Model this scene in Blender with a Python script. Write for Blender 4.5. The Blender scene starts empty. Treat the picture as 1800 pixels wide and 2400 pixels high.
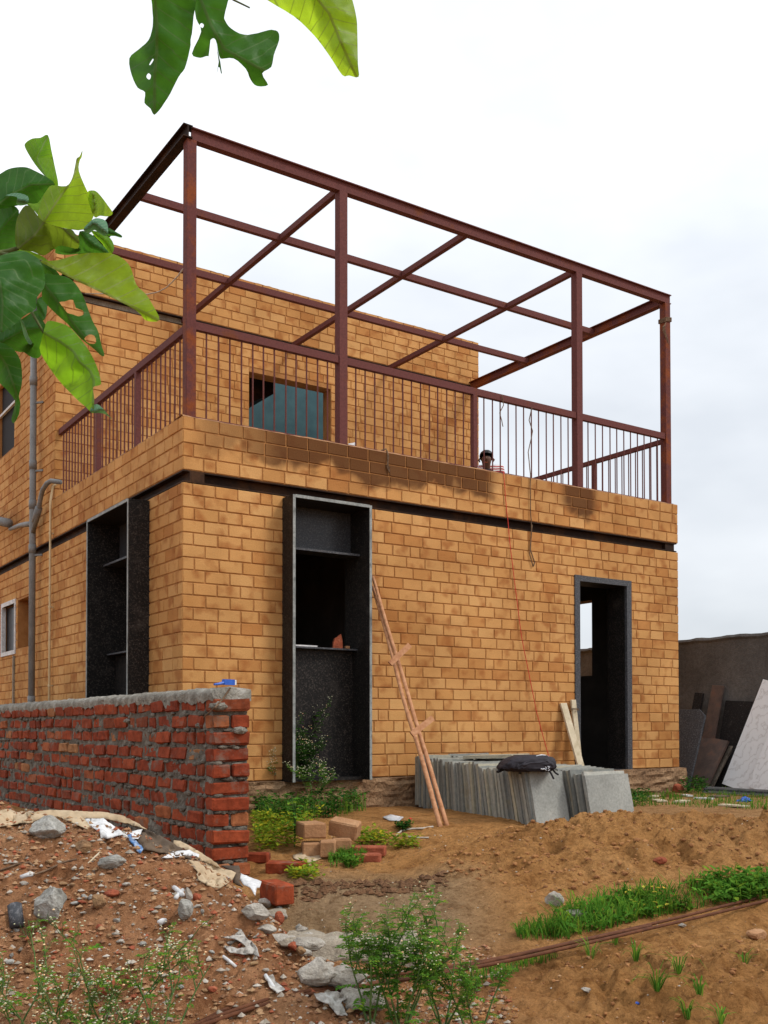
import bpy, bmesh, math, random
from math import sin, cos, pi, radians, exp, sqrt, floor
from mathutils import Vector, Matrix, noise
from mathutils.geometry import delaunay_2d_cdt

random.seed(7)
S = bpy.context.scene
COL = S.collection

# ------------------------------------------------------------------ camera
FPX, CX, CY = 2389.19, 898.13, 1656.27          # focal length and centre, in pixels of the 1800x2400 photo
YAW, PITCH, ROLL = 0.592, 0.0215, -0.0009
CAM = Vector((-3.1818, -7.5887, 0.4316))
_r = Vector((cos(YAW), -sin(YAW), 0)); FWD = Vector((sin(YAW)*cos(PITCH), cos(YAW)*cos(PITCH), sin(PITCH)))
_u = _r.cross(FWD)
RGT = cos(ROLL)*_r + sin(ROLL)*_u; UP = -sin(ROLL)*_r + cos(ROLL)*_u
cd = bpy.data.cameras.new('camera'); cam = bpy.data.objects.new('camera', cd); COL.objects.link(cam)
cd.sensor_fit = 'HORIZONTAL'; cd.sensor_width = 36; cd.lens = FPX*36/1800
cd.shift_x = -(CX-900)/1800; cd.shift_y = (CY-1200)/1800
cd.clip_start = 0.05; cd.clip_end = 3000
cam.matrix_world = Matrix((( RGT.x, UP.x, -FWD.x, CAM.x), (RGT.y, UP.y, -FWD.y, CAM.y), (RGT.z, UP.z, -FWD.z, CAM.z), (0,0,0,1)))
S.camera = cam
S.render.resolution_x, S.render.resolution_y = 768, 1024

# ------------------------------------------------------------------ sky, sun, exposure
W = bpy.data.worlds.new('World'); S.world = W; W.use_nodes = True
nt = W.node_tree; N = nt.nodes; Lk = nt.links
for n in list(N): N.remove(n)
out = N.new('ShaderNodeOutputWorld'); bg = N.new('ShaderNodeBackground'); Lk.new(bg.outputs[0], out.inputs[0])
SUN_EL, SUN_AZ = radians(46), radians(140)      # azimuth clockwise from +Y
sky = N.new('ShaderNodeTexSky'); sky.sky_type = 'NISHITA'; sky.sun_disc = False
sky.sun_elevation = SUN_EL; sky.sun_rotation = SUN_AZ
skys = N.new('ShaderNodeVectorMath'); skys.operation = 'SCALE'; skys.inputs['Scale'].default_value = 0.10
Lk.new(sky.outputs[0], skys.inputs[0])
tc = N.new('ShaderNodeTexCoord')
mp = N.new('ShaderNodeMapping'); mp.inputs['Scale'].default_value = (1.0, 1.0, 2.2); mp.inputs['Location'].default_value = (0.35, 0.1, 0.2)
Lk.new(tc.outputs['Generated'], mp.inputs[0])
nz = N.new('ShaderNodeTexNoise'); nz.inputs['Scale'].default_value = 2.2; nz.inputs['Detail'].default_value = 5; nz.inputs['Roughness'].default_value = .5
Lk.new(mp.outputs[0], nz.inputs['Vector'])
rp = N.new('ShaderNodeValToRGB'); rp.color_ramp.elements[0].position = .36; rp.color_ramp.elements[1].position = .64
rp.color_ramp.elements[0].color = (0.585, 0.615, 0.655, 1); rp.color_ramp.elements[1].color = (0.80, 0.82, 0.845, 1)
Lk.new(nz.outputs['Fac'], rp.inputs[0])
sep = N.new('ShaderNodeSeparateXYZ'); Lk.new(tc.outputs['Generated'], sep.inputs[0])
mr = N.new('ShaderNodeMapRange'); mr.inputs['From Min'].default_value = 0.0; mr.inputs['From Max'].default_value = 0.9
mr.inputs['To Min'].default_value = 0.86; mr.inputs['To Max'].default_value = 1.45     # overcast: brighter towards the zenith
Lk.new(sep.outputs['Z'], mr.inputs['Value'])
cl = N.new('ShaderNodeVectorMath'); cl.operation = 'SCALE'; Lk.new(rp.outputs[0], cl.inputs[0]); Lk.new(mr.outputs[0], cl.inputs['Scale'])
mx = N.new('ShaderNodeMix'); mx.data_type = 'RGBA'; mx.inputs[0].default_value = 0.90
Lk.new(skys.outputs[0], mx.inputs[6]); Lk.new(cl.outputs[0], mx.inputs[7])
Lk.new(mx.outputs[2], bg.inputs[0]); bg.inputs[1].default_value = 1.0
sd = bpy.data.lights.new('sun', 'SUN'); sd.energy = 1.5; sd.angle = radians(15); sd.color = (1.0, 0.95, 0.88)
so = bpy.data.objects.new('sun', sd); COL.objects.link(so)
sdir = Vector((sin(SUN_AZ)*cos(SUN_EL), cos(SUN_AZ)*cos(SUN_EL), sin(SUN_EL)))
so.rotation_euler = sdir.to_track_quat('Z', 'Y').to_euler(); so.location = (0, -10, 20)
S.view_settings.view_transform = 'Standard'; S.view_settings.look = 'None'
S.view_settings.gamma = 1; S.view_settings.exposure = 0.46; S.view_settings.use_curve_mapping = False

# ------------------------------------------------------------------ pixels to places
def ray(px, py): return FWD + RGT*((px-CX)/FPX) - UP*((py-CY)/FPX)
def plane(px, py, ax, val):
    d = ray(px, py); return CAM + d*((val-CAM[ax])/d[ax])
def depth(px, py, v): return CAM + ray(px, py)*v
def proj(P):
    d = Vector(P)-CAM; z = d.dot(FWD); return (CX+FPX*d.dot(RGT)/z, CY-FPX*d.dot(UP)/z, z)
RH = Vector((cos(YAW), -sin(YAW))); FH = Vector((sin(YAW), cos(YAW)))
def uv2xy(u, v): return CAM.x+u*RH.x+v*FH.x, CAM.y+u*RH.y+v*FH.y
def xy2uv(x, y):
    dx, dy = x-CAM.x, y-CAM.y; return dx*RH.x+dy*RH.y, dx*FH.x+dy*FH.y

# ------------------------------------------------------------------ materials
def newmat(name):
    m = bpy.data.materials.new(name); m.use_nodes = True
    n = m.node_tree.nodes; b = n['Principled BSDF']; b.inputs['Specular IOR Level'].default_value = .3
    return m, m.node_tree, n, m.node_tree.links, b
def tn(nodes, scale, detail=4, rough=.55, dist=0):
    t = nodes.new('ShaderNodeTexNoise'); t.inputs['Scale'].default_value = scale; t.inputs['Detail'].default_value = detail
    t.inputs['Roughness'].default_value = rough; t.inputs['Distortion'].default_value = dist; return t
def ramp(nodes, stops):
    r = nodes.new('ShaderNodeValToRGB'); e = r.color_ramp.elements
    while len(e) < len(stops): e.new(.5)
    for el, (p, c) in zip(e, stops): el.position = p; el.color = (c[0], c[1], c[2], 1)
    return r
def mixc(nt, fac, a, b, mode='MIX'):
    m = nt.nodes.new('ShaderNodeMix'); m.data_type = 'RGBA'; m.blend_type = mode
    for sock, val in ((m.inputs[0], fac), (m.inputs[6], a), (m.inputs[7], b)):
        if hasattr(val, 'is_linked'): nt.links.new(val, sock)
        elif isinstance(val, (int, float)): sock.default_value = val
        else: sock.default_value = (val[0], val[1], val[2], 1)
    return m.outputs[2]
def bump(nt, b, sock, strength, dist=.01):
    bm_ = nt.nodes.new('ShaderNodeBump'); bm_.inputs['Strength'].default_value = strength; bm_.inputs['Distance'].default_value = dist
    nt.links.new(sock, bm_.inputs['Height']); nt.links.new(bm_.outputs[0], b.inputs['Normal'])
def pos(nt):
    g = nt.nodes.new('ShaderNodeNewGeometry'); return g.outputs['Position']
def simple(name, stops, scale, rough=.8, bscale=None, bstr=.3, detail=5, spec=.3, metal=0, fine=None, bdist=.01):
    m, nt, n, l, b = newmat(name); P = pos(nt)
    t = tn(n, scale, detail); l.new(P, t.inputs['Vector']); r = ramp(n, stops); l.new(t.outputs['Fac'], r.inputs[0])
    c = r.outputs[0]
    if fine:
        f = tn(n, fine[0], 3); l.new(P, f.inputs['Vector']); fr = ramp(n, [(.3, [1-fine[1]]*3), (.7, [1+fine[1]]*3)])
        l.new(f.outputs['Fac'], fr.inputs[0]); c = mixc(nt, 1.0, c, fr.outputs[0], 'MULTIPLY')
    l.new(c, b.inputs['Base Color']); b.inputs['Roughness'].default_value = rough
    b.inputs['Specular IOR Level'].default_value = spec; b.inputs['Metallic'].default_value = metal
    if bscale:
        t2 = tn(n, bscale, 5, .6); l.new(P, t2.inputs['Vector']); bump(nt, b, t2.outputs['Fac'], bstr, bdist)
    return m
def flat(name, c, rough=.6, spec=.3):
    return simple(name, [(.3, [x*.88 for x in c]), (.7, [min(1, x*1.1) for x in c])], 14, rough, spec=spec)

def block_mat(name, island):
    m, nt, n, l, b = newmat(name); P = pos(nt)
    if island:
        g = n.new('ShaderNodeNewGeometry'); rnd = g.outputs['Random Per Island']
    else:
        g = n.new('ShaderNodeObjectInfo'); rnd = g.outputs['Random']
    base = ramp(n, [(0, (.555,.315,.124)), (.35, (.525,.285,.104)), (.6, (.545,.297,.112)), (.82, (.505,.258,.088)), (.95, (.43,.195,.062)), (1, (.49,.265,.095))])
    l.new(rnd, base.inputs[0]); c = base.outputs[0]
    # rust coloured blotch somewhere on some blocks
    off = n.new('ShaderNodeVectorMath'); off.operation = 'ADD'; l.new(P, off.inputs[0])
    cmb = n.new('ShaderNodeCombineXYZ'); mu = n.new('ShaderNodeMath'); mu.operation = 'MULTIPLY'; mu.inputs[1].default_value = 37; l.new(rnd, mu.inputs[0])
    l.new(mu.outputs[0], cmb.inputs[0]); l.new(mu.outputs[0], cmb.inputs[2]); l.new(cmb.outputs[0], off.inputs[1])
    t = tn(n, 7.0, 2, .4, .0); l.new(off.outputs[0], t.inputs['Vector']); br = ramp(n, [(.52, (0,0,0)), (.68, (1,1,1))]); l.new(t.outputs['Fac'], br.inputs[0])
    bl = n.new('ShaderNodeMath'); bl.operation = 'MULTIPLY'; bl.inputs[1].default_value = .78; l.new(br.outputs[0], bl.inputs[0])
    c = mixc(nt, bl.outputs[0], c, (.33,.125,.036))
    # greyish scuff
    t3 = tn(n, 21, 5, .65); l.new(off.outputs[0], t3.inputs['Vector']); sr = ramp(n, [(.62, (0,0,0)), (.76, (.30,.30,.30))]); l.new(t3.outputs['Fac'], sr.inputs[0])
    c = mixc(nt, sr.outputs[0], c, (.24,.16,.085))
    # large weather patches across the wall
    t4 = tn(n, 1.1, 4, .6); l.new(P, t4.inputs['Vector']); wr = ramp(n, [(.36, (.80,.73,.66)), (.62, (1.08,1.06,1.04))]); l.new(t4.outputs['Fac'], wr.inputs[0])
    c = mixc(nt, 1, c, wr.outputs[0], 'MULTIPLY')
    # water stain running down the terrace parapet below the railing
    sp = n.new('ShaderNodeSeparateXYZ'); l.new(P, sp.inputs[0])
    def rng(sock, a0, a1, b0, b1):
        r_ = n.new('ShaderNodeMapRange'); r_.interpolation_type = 'SMOOTHSTEP'
        r_.inputs[1].default_value = a0; r_.inputs[2].default_value = a1; r_.inputs[3].default_value = b0; r_.inputs[4].default_value = b1
        l.new(sock, r_.inputs[0]); return r_.outputs[0]
    def mul(a, b_):
        q = n.new('ShaderNodeMath'); q.operation = 'MULTIPLY'
        for i_, s_ in enumerate((a, b_)):
            if isinstance(s_, (int, float)): q.inputs[i_].default_value = s_
            else: l.new(s_, q.inputs[i_])
        return q.outputs[0]
    def add(a, b_):
        q = n.new('ShaderNodeMath'); q.operation = 'ADD'; q.use_clamp = True; l.new(a, q.inputs[0]); l.new(b_, q.inputs[1]); return q.outputs[0]
    t5 = tn(n, 3.2, 3, .5, .5); l.new(P, t5.inputs['Vector']); edge = n.new('ShaderNodeMath'); edge.operation = 'MULTIPLY_ADD'
    l.new(t5.outputs['Fac'], edge.inputs[0]); edge.inputs[1].default_value = .62; l.new(sp.outputs[2], edge.inputs[2])
    m1 = mul(rng(sp.outputs[0], .5, 1.3, 0, 1), rng(sp.outputs[0], 3.05, 3.35, 1, 0))
    m2 = mul(rng(sp.outputs[0], 4.05, 4.25, 0, 1), rng(sp.outputs[0], 4.5, 4.7, 1, 0))
    m3 = mul(rng(sp.outputs[0], 0, .3, 0, .55), rng(sp.outputs[0], .8, 1.2, 1, .2))
    sm = mul(mul(add(add(m1, m2), m3), rng(edge.outputs[0], 2.93, 3.06, 0, 1)), rng(sp.outputs[1], .02, .06, 1, 0))
    lim = mul(sm, rng(sp.outputs[2], 2.96, 3.0, 1, 0))
    c = mixc(nt, mul(lim, .92), c, (.095,.036,.012))
    f = tn(n, 130, 3); l.new(P, f.inputs['Vector']); fr = ramp(n, [(.3, (.9,.9,.9)), (.7, (1.1,1.1,1.1))]); l.new(f.outputs['Fac'], fr.inputs[0])
    c = mixc(nt, 1, c, fr.outputs[0], 'MULTIPLY')
    l.new(c, b.inputs['Base Color']); b.inputs['Roughness'].default_value = .9; b.inputs['Specular IOR Level'].default_value = .15
    t6 = tn(n, 70, 6, .65); l.new(P, t6.inputs['Vector']); bump(nt, b, t6.outputs['Fac'], .5, .008)
    return m

def redbrick_mat():
    m, nt, n, l, b = newmat('fired_red_brick'); P = pos(nt)
    g = n.new('ShaderNodeObjectInfo'); rnd = g.outputs['Random']
    base = ramp(n, [(0, (.28,.052,.020)), (.3, (.21,.040,.018)), (.55, (.31,.062,.023)), (.80, (.16,.034,.017)), (.94, (.33,.095,.037)), (1, (.35,.17,.075))])
    l.new(rnd, base.inputs[0]); c = base.outputs[0]
    t = tn(n, 19, 5, .65); l.new(P, t.inputs['Vector']); r = ramp(n, [(.35, (.62,.58,.55)), (.65, (1.15,1.15,1.15))]); l.new(t.outputs['Fac'], r.inputs[0])
    c = mixc(nt, 1, c, r.outputs[0], 'MULTIPLY')
    t2 = tn(n, 34, 5, .7); l.new(P, t2.inputs['Vector']); r2 = ramp(n, [(.62, (0,0,0)), (.74, (.5,.5,.5))]); l.new(t2.outputs['Fac'], r2.inputs[0])
    c = mixc(nt, r2.outputs[0], c, (.25,.19,.14))
    t8 = tn(n, 7.5, 6, .7); l.new(P, t8.inputs['Vector']); r8 = ramp(n, [(.56, (0,0,0)), (.70, (.75,.75,.75))]); l.new(t8.outputs['Fac'], r8.inputs[0])
    c = mixc(nt, r8.outputs[0], c, (.17,.135,.105))
    l.new(c, b.inputs['Base Color']); b.inputs['Roughness'].default_value = .92; b.inputs['Specular IOR Level'].default_value = .15
    t6 = tn(n, 90, 6, .7); l.new(P, t6.inputs['Vector']); bump(nt, b, t6.outputs['Fac'], .6, .008)
    return m

def granite_mat(name, dark, speck, rough, thr=.62):
    m, nt, n, l, b = newmat(name); P = pos(nt)
    v = n.new('ShaderNodeTexVoronoi'); v.inputs['Scale'].default_value = 170; l.new(P, v.inputs['Vector'])
    t = tn(n, 75, 5, .8); l.new(P, t.inputs['Vector']); r = ramp(n, [(thr-.06, (0,0,0)), (thr+.04, (1,1,1))]); l.new(t.outputs['Fac'], r.inputs[0])
    c = mixc(nt, r.outputs[0], dark, speck)
    t2 = tn(n, 4.5, 5, .65); l.new(P, t2.inputs['Vector']); r2 = ramp(n, [(.58, (0,0,0)), (.75, (.35,.35,.35))]); l.new(t2.outputs['Fac'], r2.inputs[0])
    c = mixc(nt, r2.outputs[0], c, (.10,.085,.075))
    t3 = tn(n, 26, 4, .7, 1.5); l.new(P, t3.inputs['Vector']); r3 = ramp(n, [(.70, (0,0,0)), (.74, (.7,.7,.7))]); l.new(t3.outputs['Fac'], r3.inputs[0])
    c = mixc(nt, r3.outputs[0], c, (.28,.27,.25))
    l.new(c, b.inputs['Base Color']); b.inputs['Roughness'].default_value = rough; b.inputs['Specular IOR Level'].default_value = .22
    bump(nt, b, t.outputs['Fac'], .15, .003); return m

def slab_mat():
    m, nt, n, l, b = newmat('kota_stone'); P = pos(nt); g = n.new('ShaderNodeObjectInfo')
    base = ramp(n, [(0, (.27,.275,.245)), (.18, (.41,.40,.36)), (.36, (.17,.175,.165)), (.5, (.35,.345,.31)), (.62, (.43,.39,.29)), (.75, (.22,.225,.21)), (.88, (.37,.365,.32)), (1, (.43,.36,.24))]); l.new(g.outputs['Random'], base.inputs[0])
    c = base.outputs[0]
    t = tn(n, 28, 6, .7); l.new(P, t.inputs['Vector']); r = ramp(n, [(.3, (.72,.74,.76)), (.7, (1.18,1.16,1.1))]); l.new(t.outputs['Fac'], r.inputs[0])
    c = mixc(nt, 1, c, r.outputs[0], 'MULTIPLY')
    t2 = tn(n, 6, 4, .6); l.new(P, t2.inputs['Vector']); r2 = ramp(n, [(.58, (0,0,0)), (.75, (.55,.55,.55))]); l.new(t2.outputs['Fac'], r2.inputs[0])
    c = mixc(nt, r2.outputs[0], c, (.27,.20,.10))
    l.new(c, b.inputs['Base Color']); b.inputs['Roughness'].default_value = .75
    t6 = tn(n, 120, 6, .7); l.new(P, t6.inputs['Vector']); bump(nt, b, t6.outputs['Fac'], .45, .004); return m

def ground_mat():
    m, nt, n, l, b = newmat('bare_earth'); P = pos(nt)
    a = n.new('ShaderNodeVertexColor'); a.layer_name = 'zone'; sp = n.new('ShaderNodeSeparateColor'); l.new(a.outputs[0], sp.inputs[0])
    t = tn(n, 2.2, 6, .65); l.new(P, t.inputs['Vector'])
    sand = ramp(n, [(.3, (.50,.235,.076)), (.5, (.60,.300,.104)), (.7, (.66,.350,.135))]); l.new(t.outputs['Fac'], sand.inputs[0])
    deb = ramp(n, [(.3, (.46,.200,.090)), (.5, (.56,.270,.130)), (.7, (.63,.340,.175))]); l.new(t.outputs['Fac'], deb.inputs[0])
    pth = ramp(n, [(.3, (.36,.230,.120)), (.7, (.48,.32,.18))]); l.new(t.outputs['Fac'], pth.inputs[0])
    c = mixc(nt, sp.outputs[0], sand.outputs[0], deb.outputs[0]); c = mixc(nt, sp.outputs[1], c, pth.outputs[0])
    dm = n.new('ShaderNodeMath'); dm.operation = 'MULTIPLY'; dm.inputs[1].default_value = .30; l.new(sp.outputs[2], dm.inputs[0]); c = mixc(nt, dm.outputs[0], c, (.29,.118,.036))
    t2 = tn(n, 38, 6, .75); l.new(P, t2.inputs['Vector']); r2 = ramp(n, [(.30, (.58,.52,.46)), (.50, (1,1,1)), (.75, (1.22,1.2,1.16))]); l.new(t2.outputs['Fac'], r2.inputs[0])
    c = mixc(nt, 1, c, r2.outputs[0], 'MULTIPLY')
    t9 = tn(n, 11, 5, .7, .6); l.new(P, t9.inputs['Vector']); r9 = ramp(n, [(.36, (.70,.64,.58)), (.50, (1,1,1)), (.66, (1.14,1.13,1.12))]); l.new(t9.outputs['Fac'], r9.inputs[0]); c = mixc(nt, 1, c, r9.outputs[0], 'MULTIPLY')
    v = n.new('ShaderNodeTexVoronoi'); v.inputs['Scale'].default_value = 75; l.new(P, v.inputs['Vector'])
    vr = ramp(n, [(0, (1,1,1)), (.16, (0,0,0))]); l.new(v.outputs['Distance'], vr.inputs[0])
    t7 = tn(n, 9, 4, .6); l.new(P, t7.inputs['Vector']); r7 = ramp(n, [(.5, (0,0,0)), (.66, (.7,.7,.7))]); l.new(t7.outputs['Fac'], r7.inputs[0])
    c = mixc(nt, mixc(nt, 1, vr.outputs[0], r7.outputs[0], 'MULTIPLY'), c, (.46,.36,.25))
    l.new(c, b.inputs['Base Color']); b.inputs['Roughness'].default_value = .95; b.inputs['Specular IOR Level'].default_value = .1
    t6 = tn(n, 55, 8, .75); l.new(P, t6.inputs['Vector']); bump(nt, b, t6.outputs['Fac'], 1.0, .07); return m

def leaf_mat(name, col, trans, tcol, vein, gloss=.25):
    m = bpy.data.materials.new(name); m.use_nodes = True; nt = m.node_tree; n = nt.nodes; l = nt.links
    for q in list(n): n.remove(q)
    o = n.new('ShaderNodeOutputMaterial'); uv = n.new('ShaderNodeUVMap'); sp = n.new('ShaderNodeSeparateXYZ'); l.new(uv.outputs[0], sp.inputs[0])
    def M(op, a, b=None, c=None):
        q = n.new('ShaderNodeMath'); q.operation = op
        for i_, s_ in enumerate((a, b, c)):
            if s_ is None: continue
            if isinstance(s_, (int, float)): q.inputs[i_].default_value = s_
            else: l.new(s_, q.inputs[i_])
        return q.outputs[0]
    ab = M('ABSOLUTE', sp.outputs[1])
    ph = M('FRACT', M('MULTIPLY', M('SUBTRACT', sp.outputs[0], M('MULTIPLY', M('POWER', ab, .85), .62)), 8.0))
    d = M('ABSOLUTE', M('SUBTRACT', ph, .5)); side = M('GREATER_THAN', M('SUBTRACT', d, M('MULTIPLY', ab, .02)), .448)
    mid = M('LESS_THAN', ab, .013); vf = M('MAXIMUM', M('MULTIPLY', side, .8), mid)
    t = tn(n, 14, 5, .6); l.new(pos(nt), t.inputs['Vector']); r = ramp(n, [(.3, [.75]*3), (.7, [1.2]*3)]); l.new(t.outputs['Fac'], r.inputs[0])
    c = mixc(nt, 1, col, r.outputs[0], 'MULTIPLY'); c = mixc(nt, M('MULTIPLY', vf, .9), c, vein)
    ct = mixc(nt, 1, tcol, r.outputs[0], 'MULTIPLY'); ct = mixc(nt, M('MULTIPLY', vf, .8), ct, [x*.30 for x in tcol])
    bmp = n.new('ShaderNodeBump'); bmp.inputs['Strength'].default_value = .35; bmp.inputs['Distance'].default_value = .003
    t2 = tn(n, 45, 3); l.new(pos(nt), t2.inputs['Vector']); hh = M('ADD', M('MULTIPLY', d, -.6), M('MULTIPLY', t2.outputs['Fac'], .5)); l.new(hh, bmp.inputs['Height'])
    df = n.new('ShaderNodeBsdfDiffuse'); tr = n.new('ShaderNodeBsdfTranslucent'); gl = n.new('ShaderNodeBsdfGlossy'); gl.inputs['Roughness'].default_value = .45
    gl.inputs['Color'].default_value = (.9, .95, .9, 1)
    for q in (df, tr, gl): l.new(bmp.outputs[0], q.inputs['Normal'])
    l.new(c, df.inputs[0]); l.new(ct, tr.inputs[0])
    a = n.new('ShaderNodeMixShader'); a.inputs[0].default_value = trans; l.new(df.outputs[0], a.inputs[1]); l.new(tr.outputs[0], a.inputs[2])
    fr = n.new('ShaderNodeLayerWeight'); fr.inputs[0].default_value = .25
    b2 = n.new('ShaderNodeMixShader'); l.new(M('MULTIPLY_ADD', fr.outputs[0], gloss*.05, .004), b2.inputs[0]); l.new(a.outputs[0], b2.inputs[1]); l.new(gl.outputs[0], b2.inputs[2])
    l.new(b2.outputs[0], o.inputs[0]); return m
def foliage_mat(name, c1, c2, trans=.35, scale=6):
    m = bpy.data.materials.new(name); m.use_nodes = True; nt = m.node_tree; n = nt.nodes; l = nt.links
    for q in list(n): n.remove(q)
    o = n.new('ShaderNodeOutputMaterial'); g = n.new('ShaderNodeNewGeometry')
    r = ramp(n, [(0, c1), (.7, c2), (1, [c2[0]*1.9, c2[1]*1.25, c2[2]])]); l.new(g.outputs['Random Per Island'], r.inputs[0])
    t = tn(n, scale, 3); l.new(g.outputs['Position'], t.inputs['Vector']); r2 = ramp(n, [(.3, [.7]*3), (.7, [1.25]*3)]); l.new(t.outputs['Fac'], r2.inputs[0])
    c = mixc(nt, 1, r.outputs[0], r2.outputs[0], 'MULTIPLY')
    df = n.new('ShaderNodeBsdfDiffuse'); tr = n.new('ShaderNodeBsdfTranslucent'); l.new(c, df.inputs[0]); l.new(c, tr.inputs[0])
    a = n.new('ShaderNodeMixShader'); a.inputs[0].default_value = trans; l.new(df.outputs[0], a.inputs[1]); l.new(tr.outputs[0], a.inputs[2]); l.new(a.outputs[0], o.inputs[0]); return m

def steel_mat(name, c, rust, thr):
    m, nt, n, l, b = newmat(name); P = pos(nt)
    t = tn(n, 3.5, 6, .7); l.new(P, t.inputs['Vector']); r = ramp(n, [(thr, (0,0,0)), (thr+.14, (1,1,1))]); l.new(t.outputs['Fac'], r.inputs[0])
    c_ = mixc(nt, r.outputs[0], c, rust)
    t2 = tn(n, 60, 4, .7); l.new(P, t2.inputs['Vector']); r2 = ramp(n, [(.3, [.75]*3), (.7, [1.2]*3)]); l.new(t2.outputs['Fac'], r2.inputs[0])
    c_ = mixc(nt, 1, c_, r2.outputs[0], 'MULTIPLY')
    t3 = tn(n, 23, 5, .75); l.new(P, t3.inputs['Vector']); r3 = ramp(n, [(.70, (0,0,0)), (.76, (.6,.6,.6))]); l.new(t3.outputs['Fac'], r3.inputs[0])
    c_ = mixc(nt, r3.outputs[0], c_, (.22,.15,.12))
    l.new(c_, b.inputs['Base Color']); b.inputs['Roughness'].default_value = .72; b.inputs['Specular IOR Level'].default_value = .14
    bump(nt, b, t2.outputs['Fac'], .2, .003); return m
def marble_mat():
    m, nt, n, l, b = newmat('white_marble'); P = pos(nt)
    w = n.new('ShaderNodeTexWave'); w.inputs['Scale'].default_value = 3.0; w.inputs['Distortion'].default_value = 14; w.inputs['Detail'].default_value = 5; w.inputs['Detail Scale'].default_value = 2.0
    w.bands_direction = 'DIAGONAL'; l.new(P, w.inputs['Vector']); r = ramp(n, [(0, (.64,.64,.64)), (.06, (.74,.74,.745)), (.2, (.79,.80,.81)), (1, (.81,.82,.83))]); l.new(w.outputs['Fac'], r.inputs[0])
    l.new(r.outputs[0], b.inputs['Base Color']); b.inputs['Roughness'].default_value = .35; return m
def stripe_mat():
    m, nt, n, l, b = newmat('striped_cloth'); P = pos(nt); sp = n.new('ShaderNodeSeparateXYZ'); l.new(P, sp.inputs[0])
    q = n.new('ShaderNodeMath'); q.operation = 'MULTIPLY'; q.inputs[1].default_value = 28; l.new(sp.outputs[2], q.inputs[0])
    f = n.new('ShaderNodeMath'); f.operation = 'FRACT'; l.new(q.outputs[0], f.inputs[0]); g = n.new('ShaderNodeMath'); g.operation = 'GREATER_THAN'; g.inputs[1].default_value = .5; l.new(f.outputs[0], g.inputs[0])
    l.new(mixc(nt, g.outputs[0], (.7,.66,.64), (.35,.02,.03)), b.inputs['Base Color']); b.inputs['Roughness'].default_value = .9; return m

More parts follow.
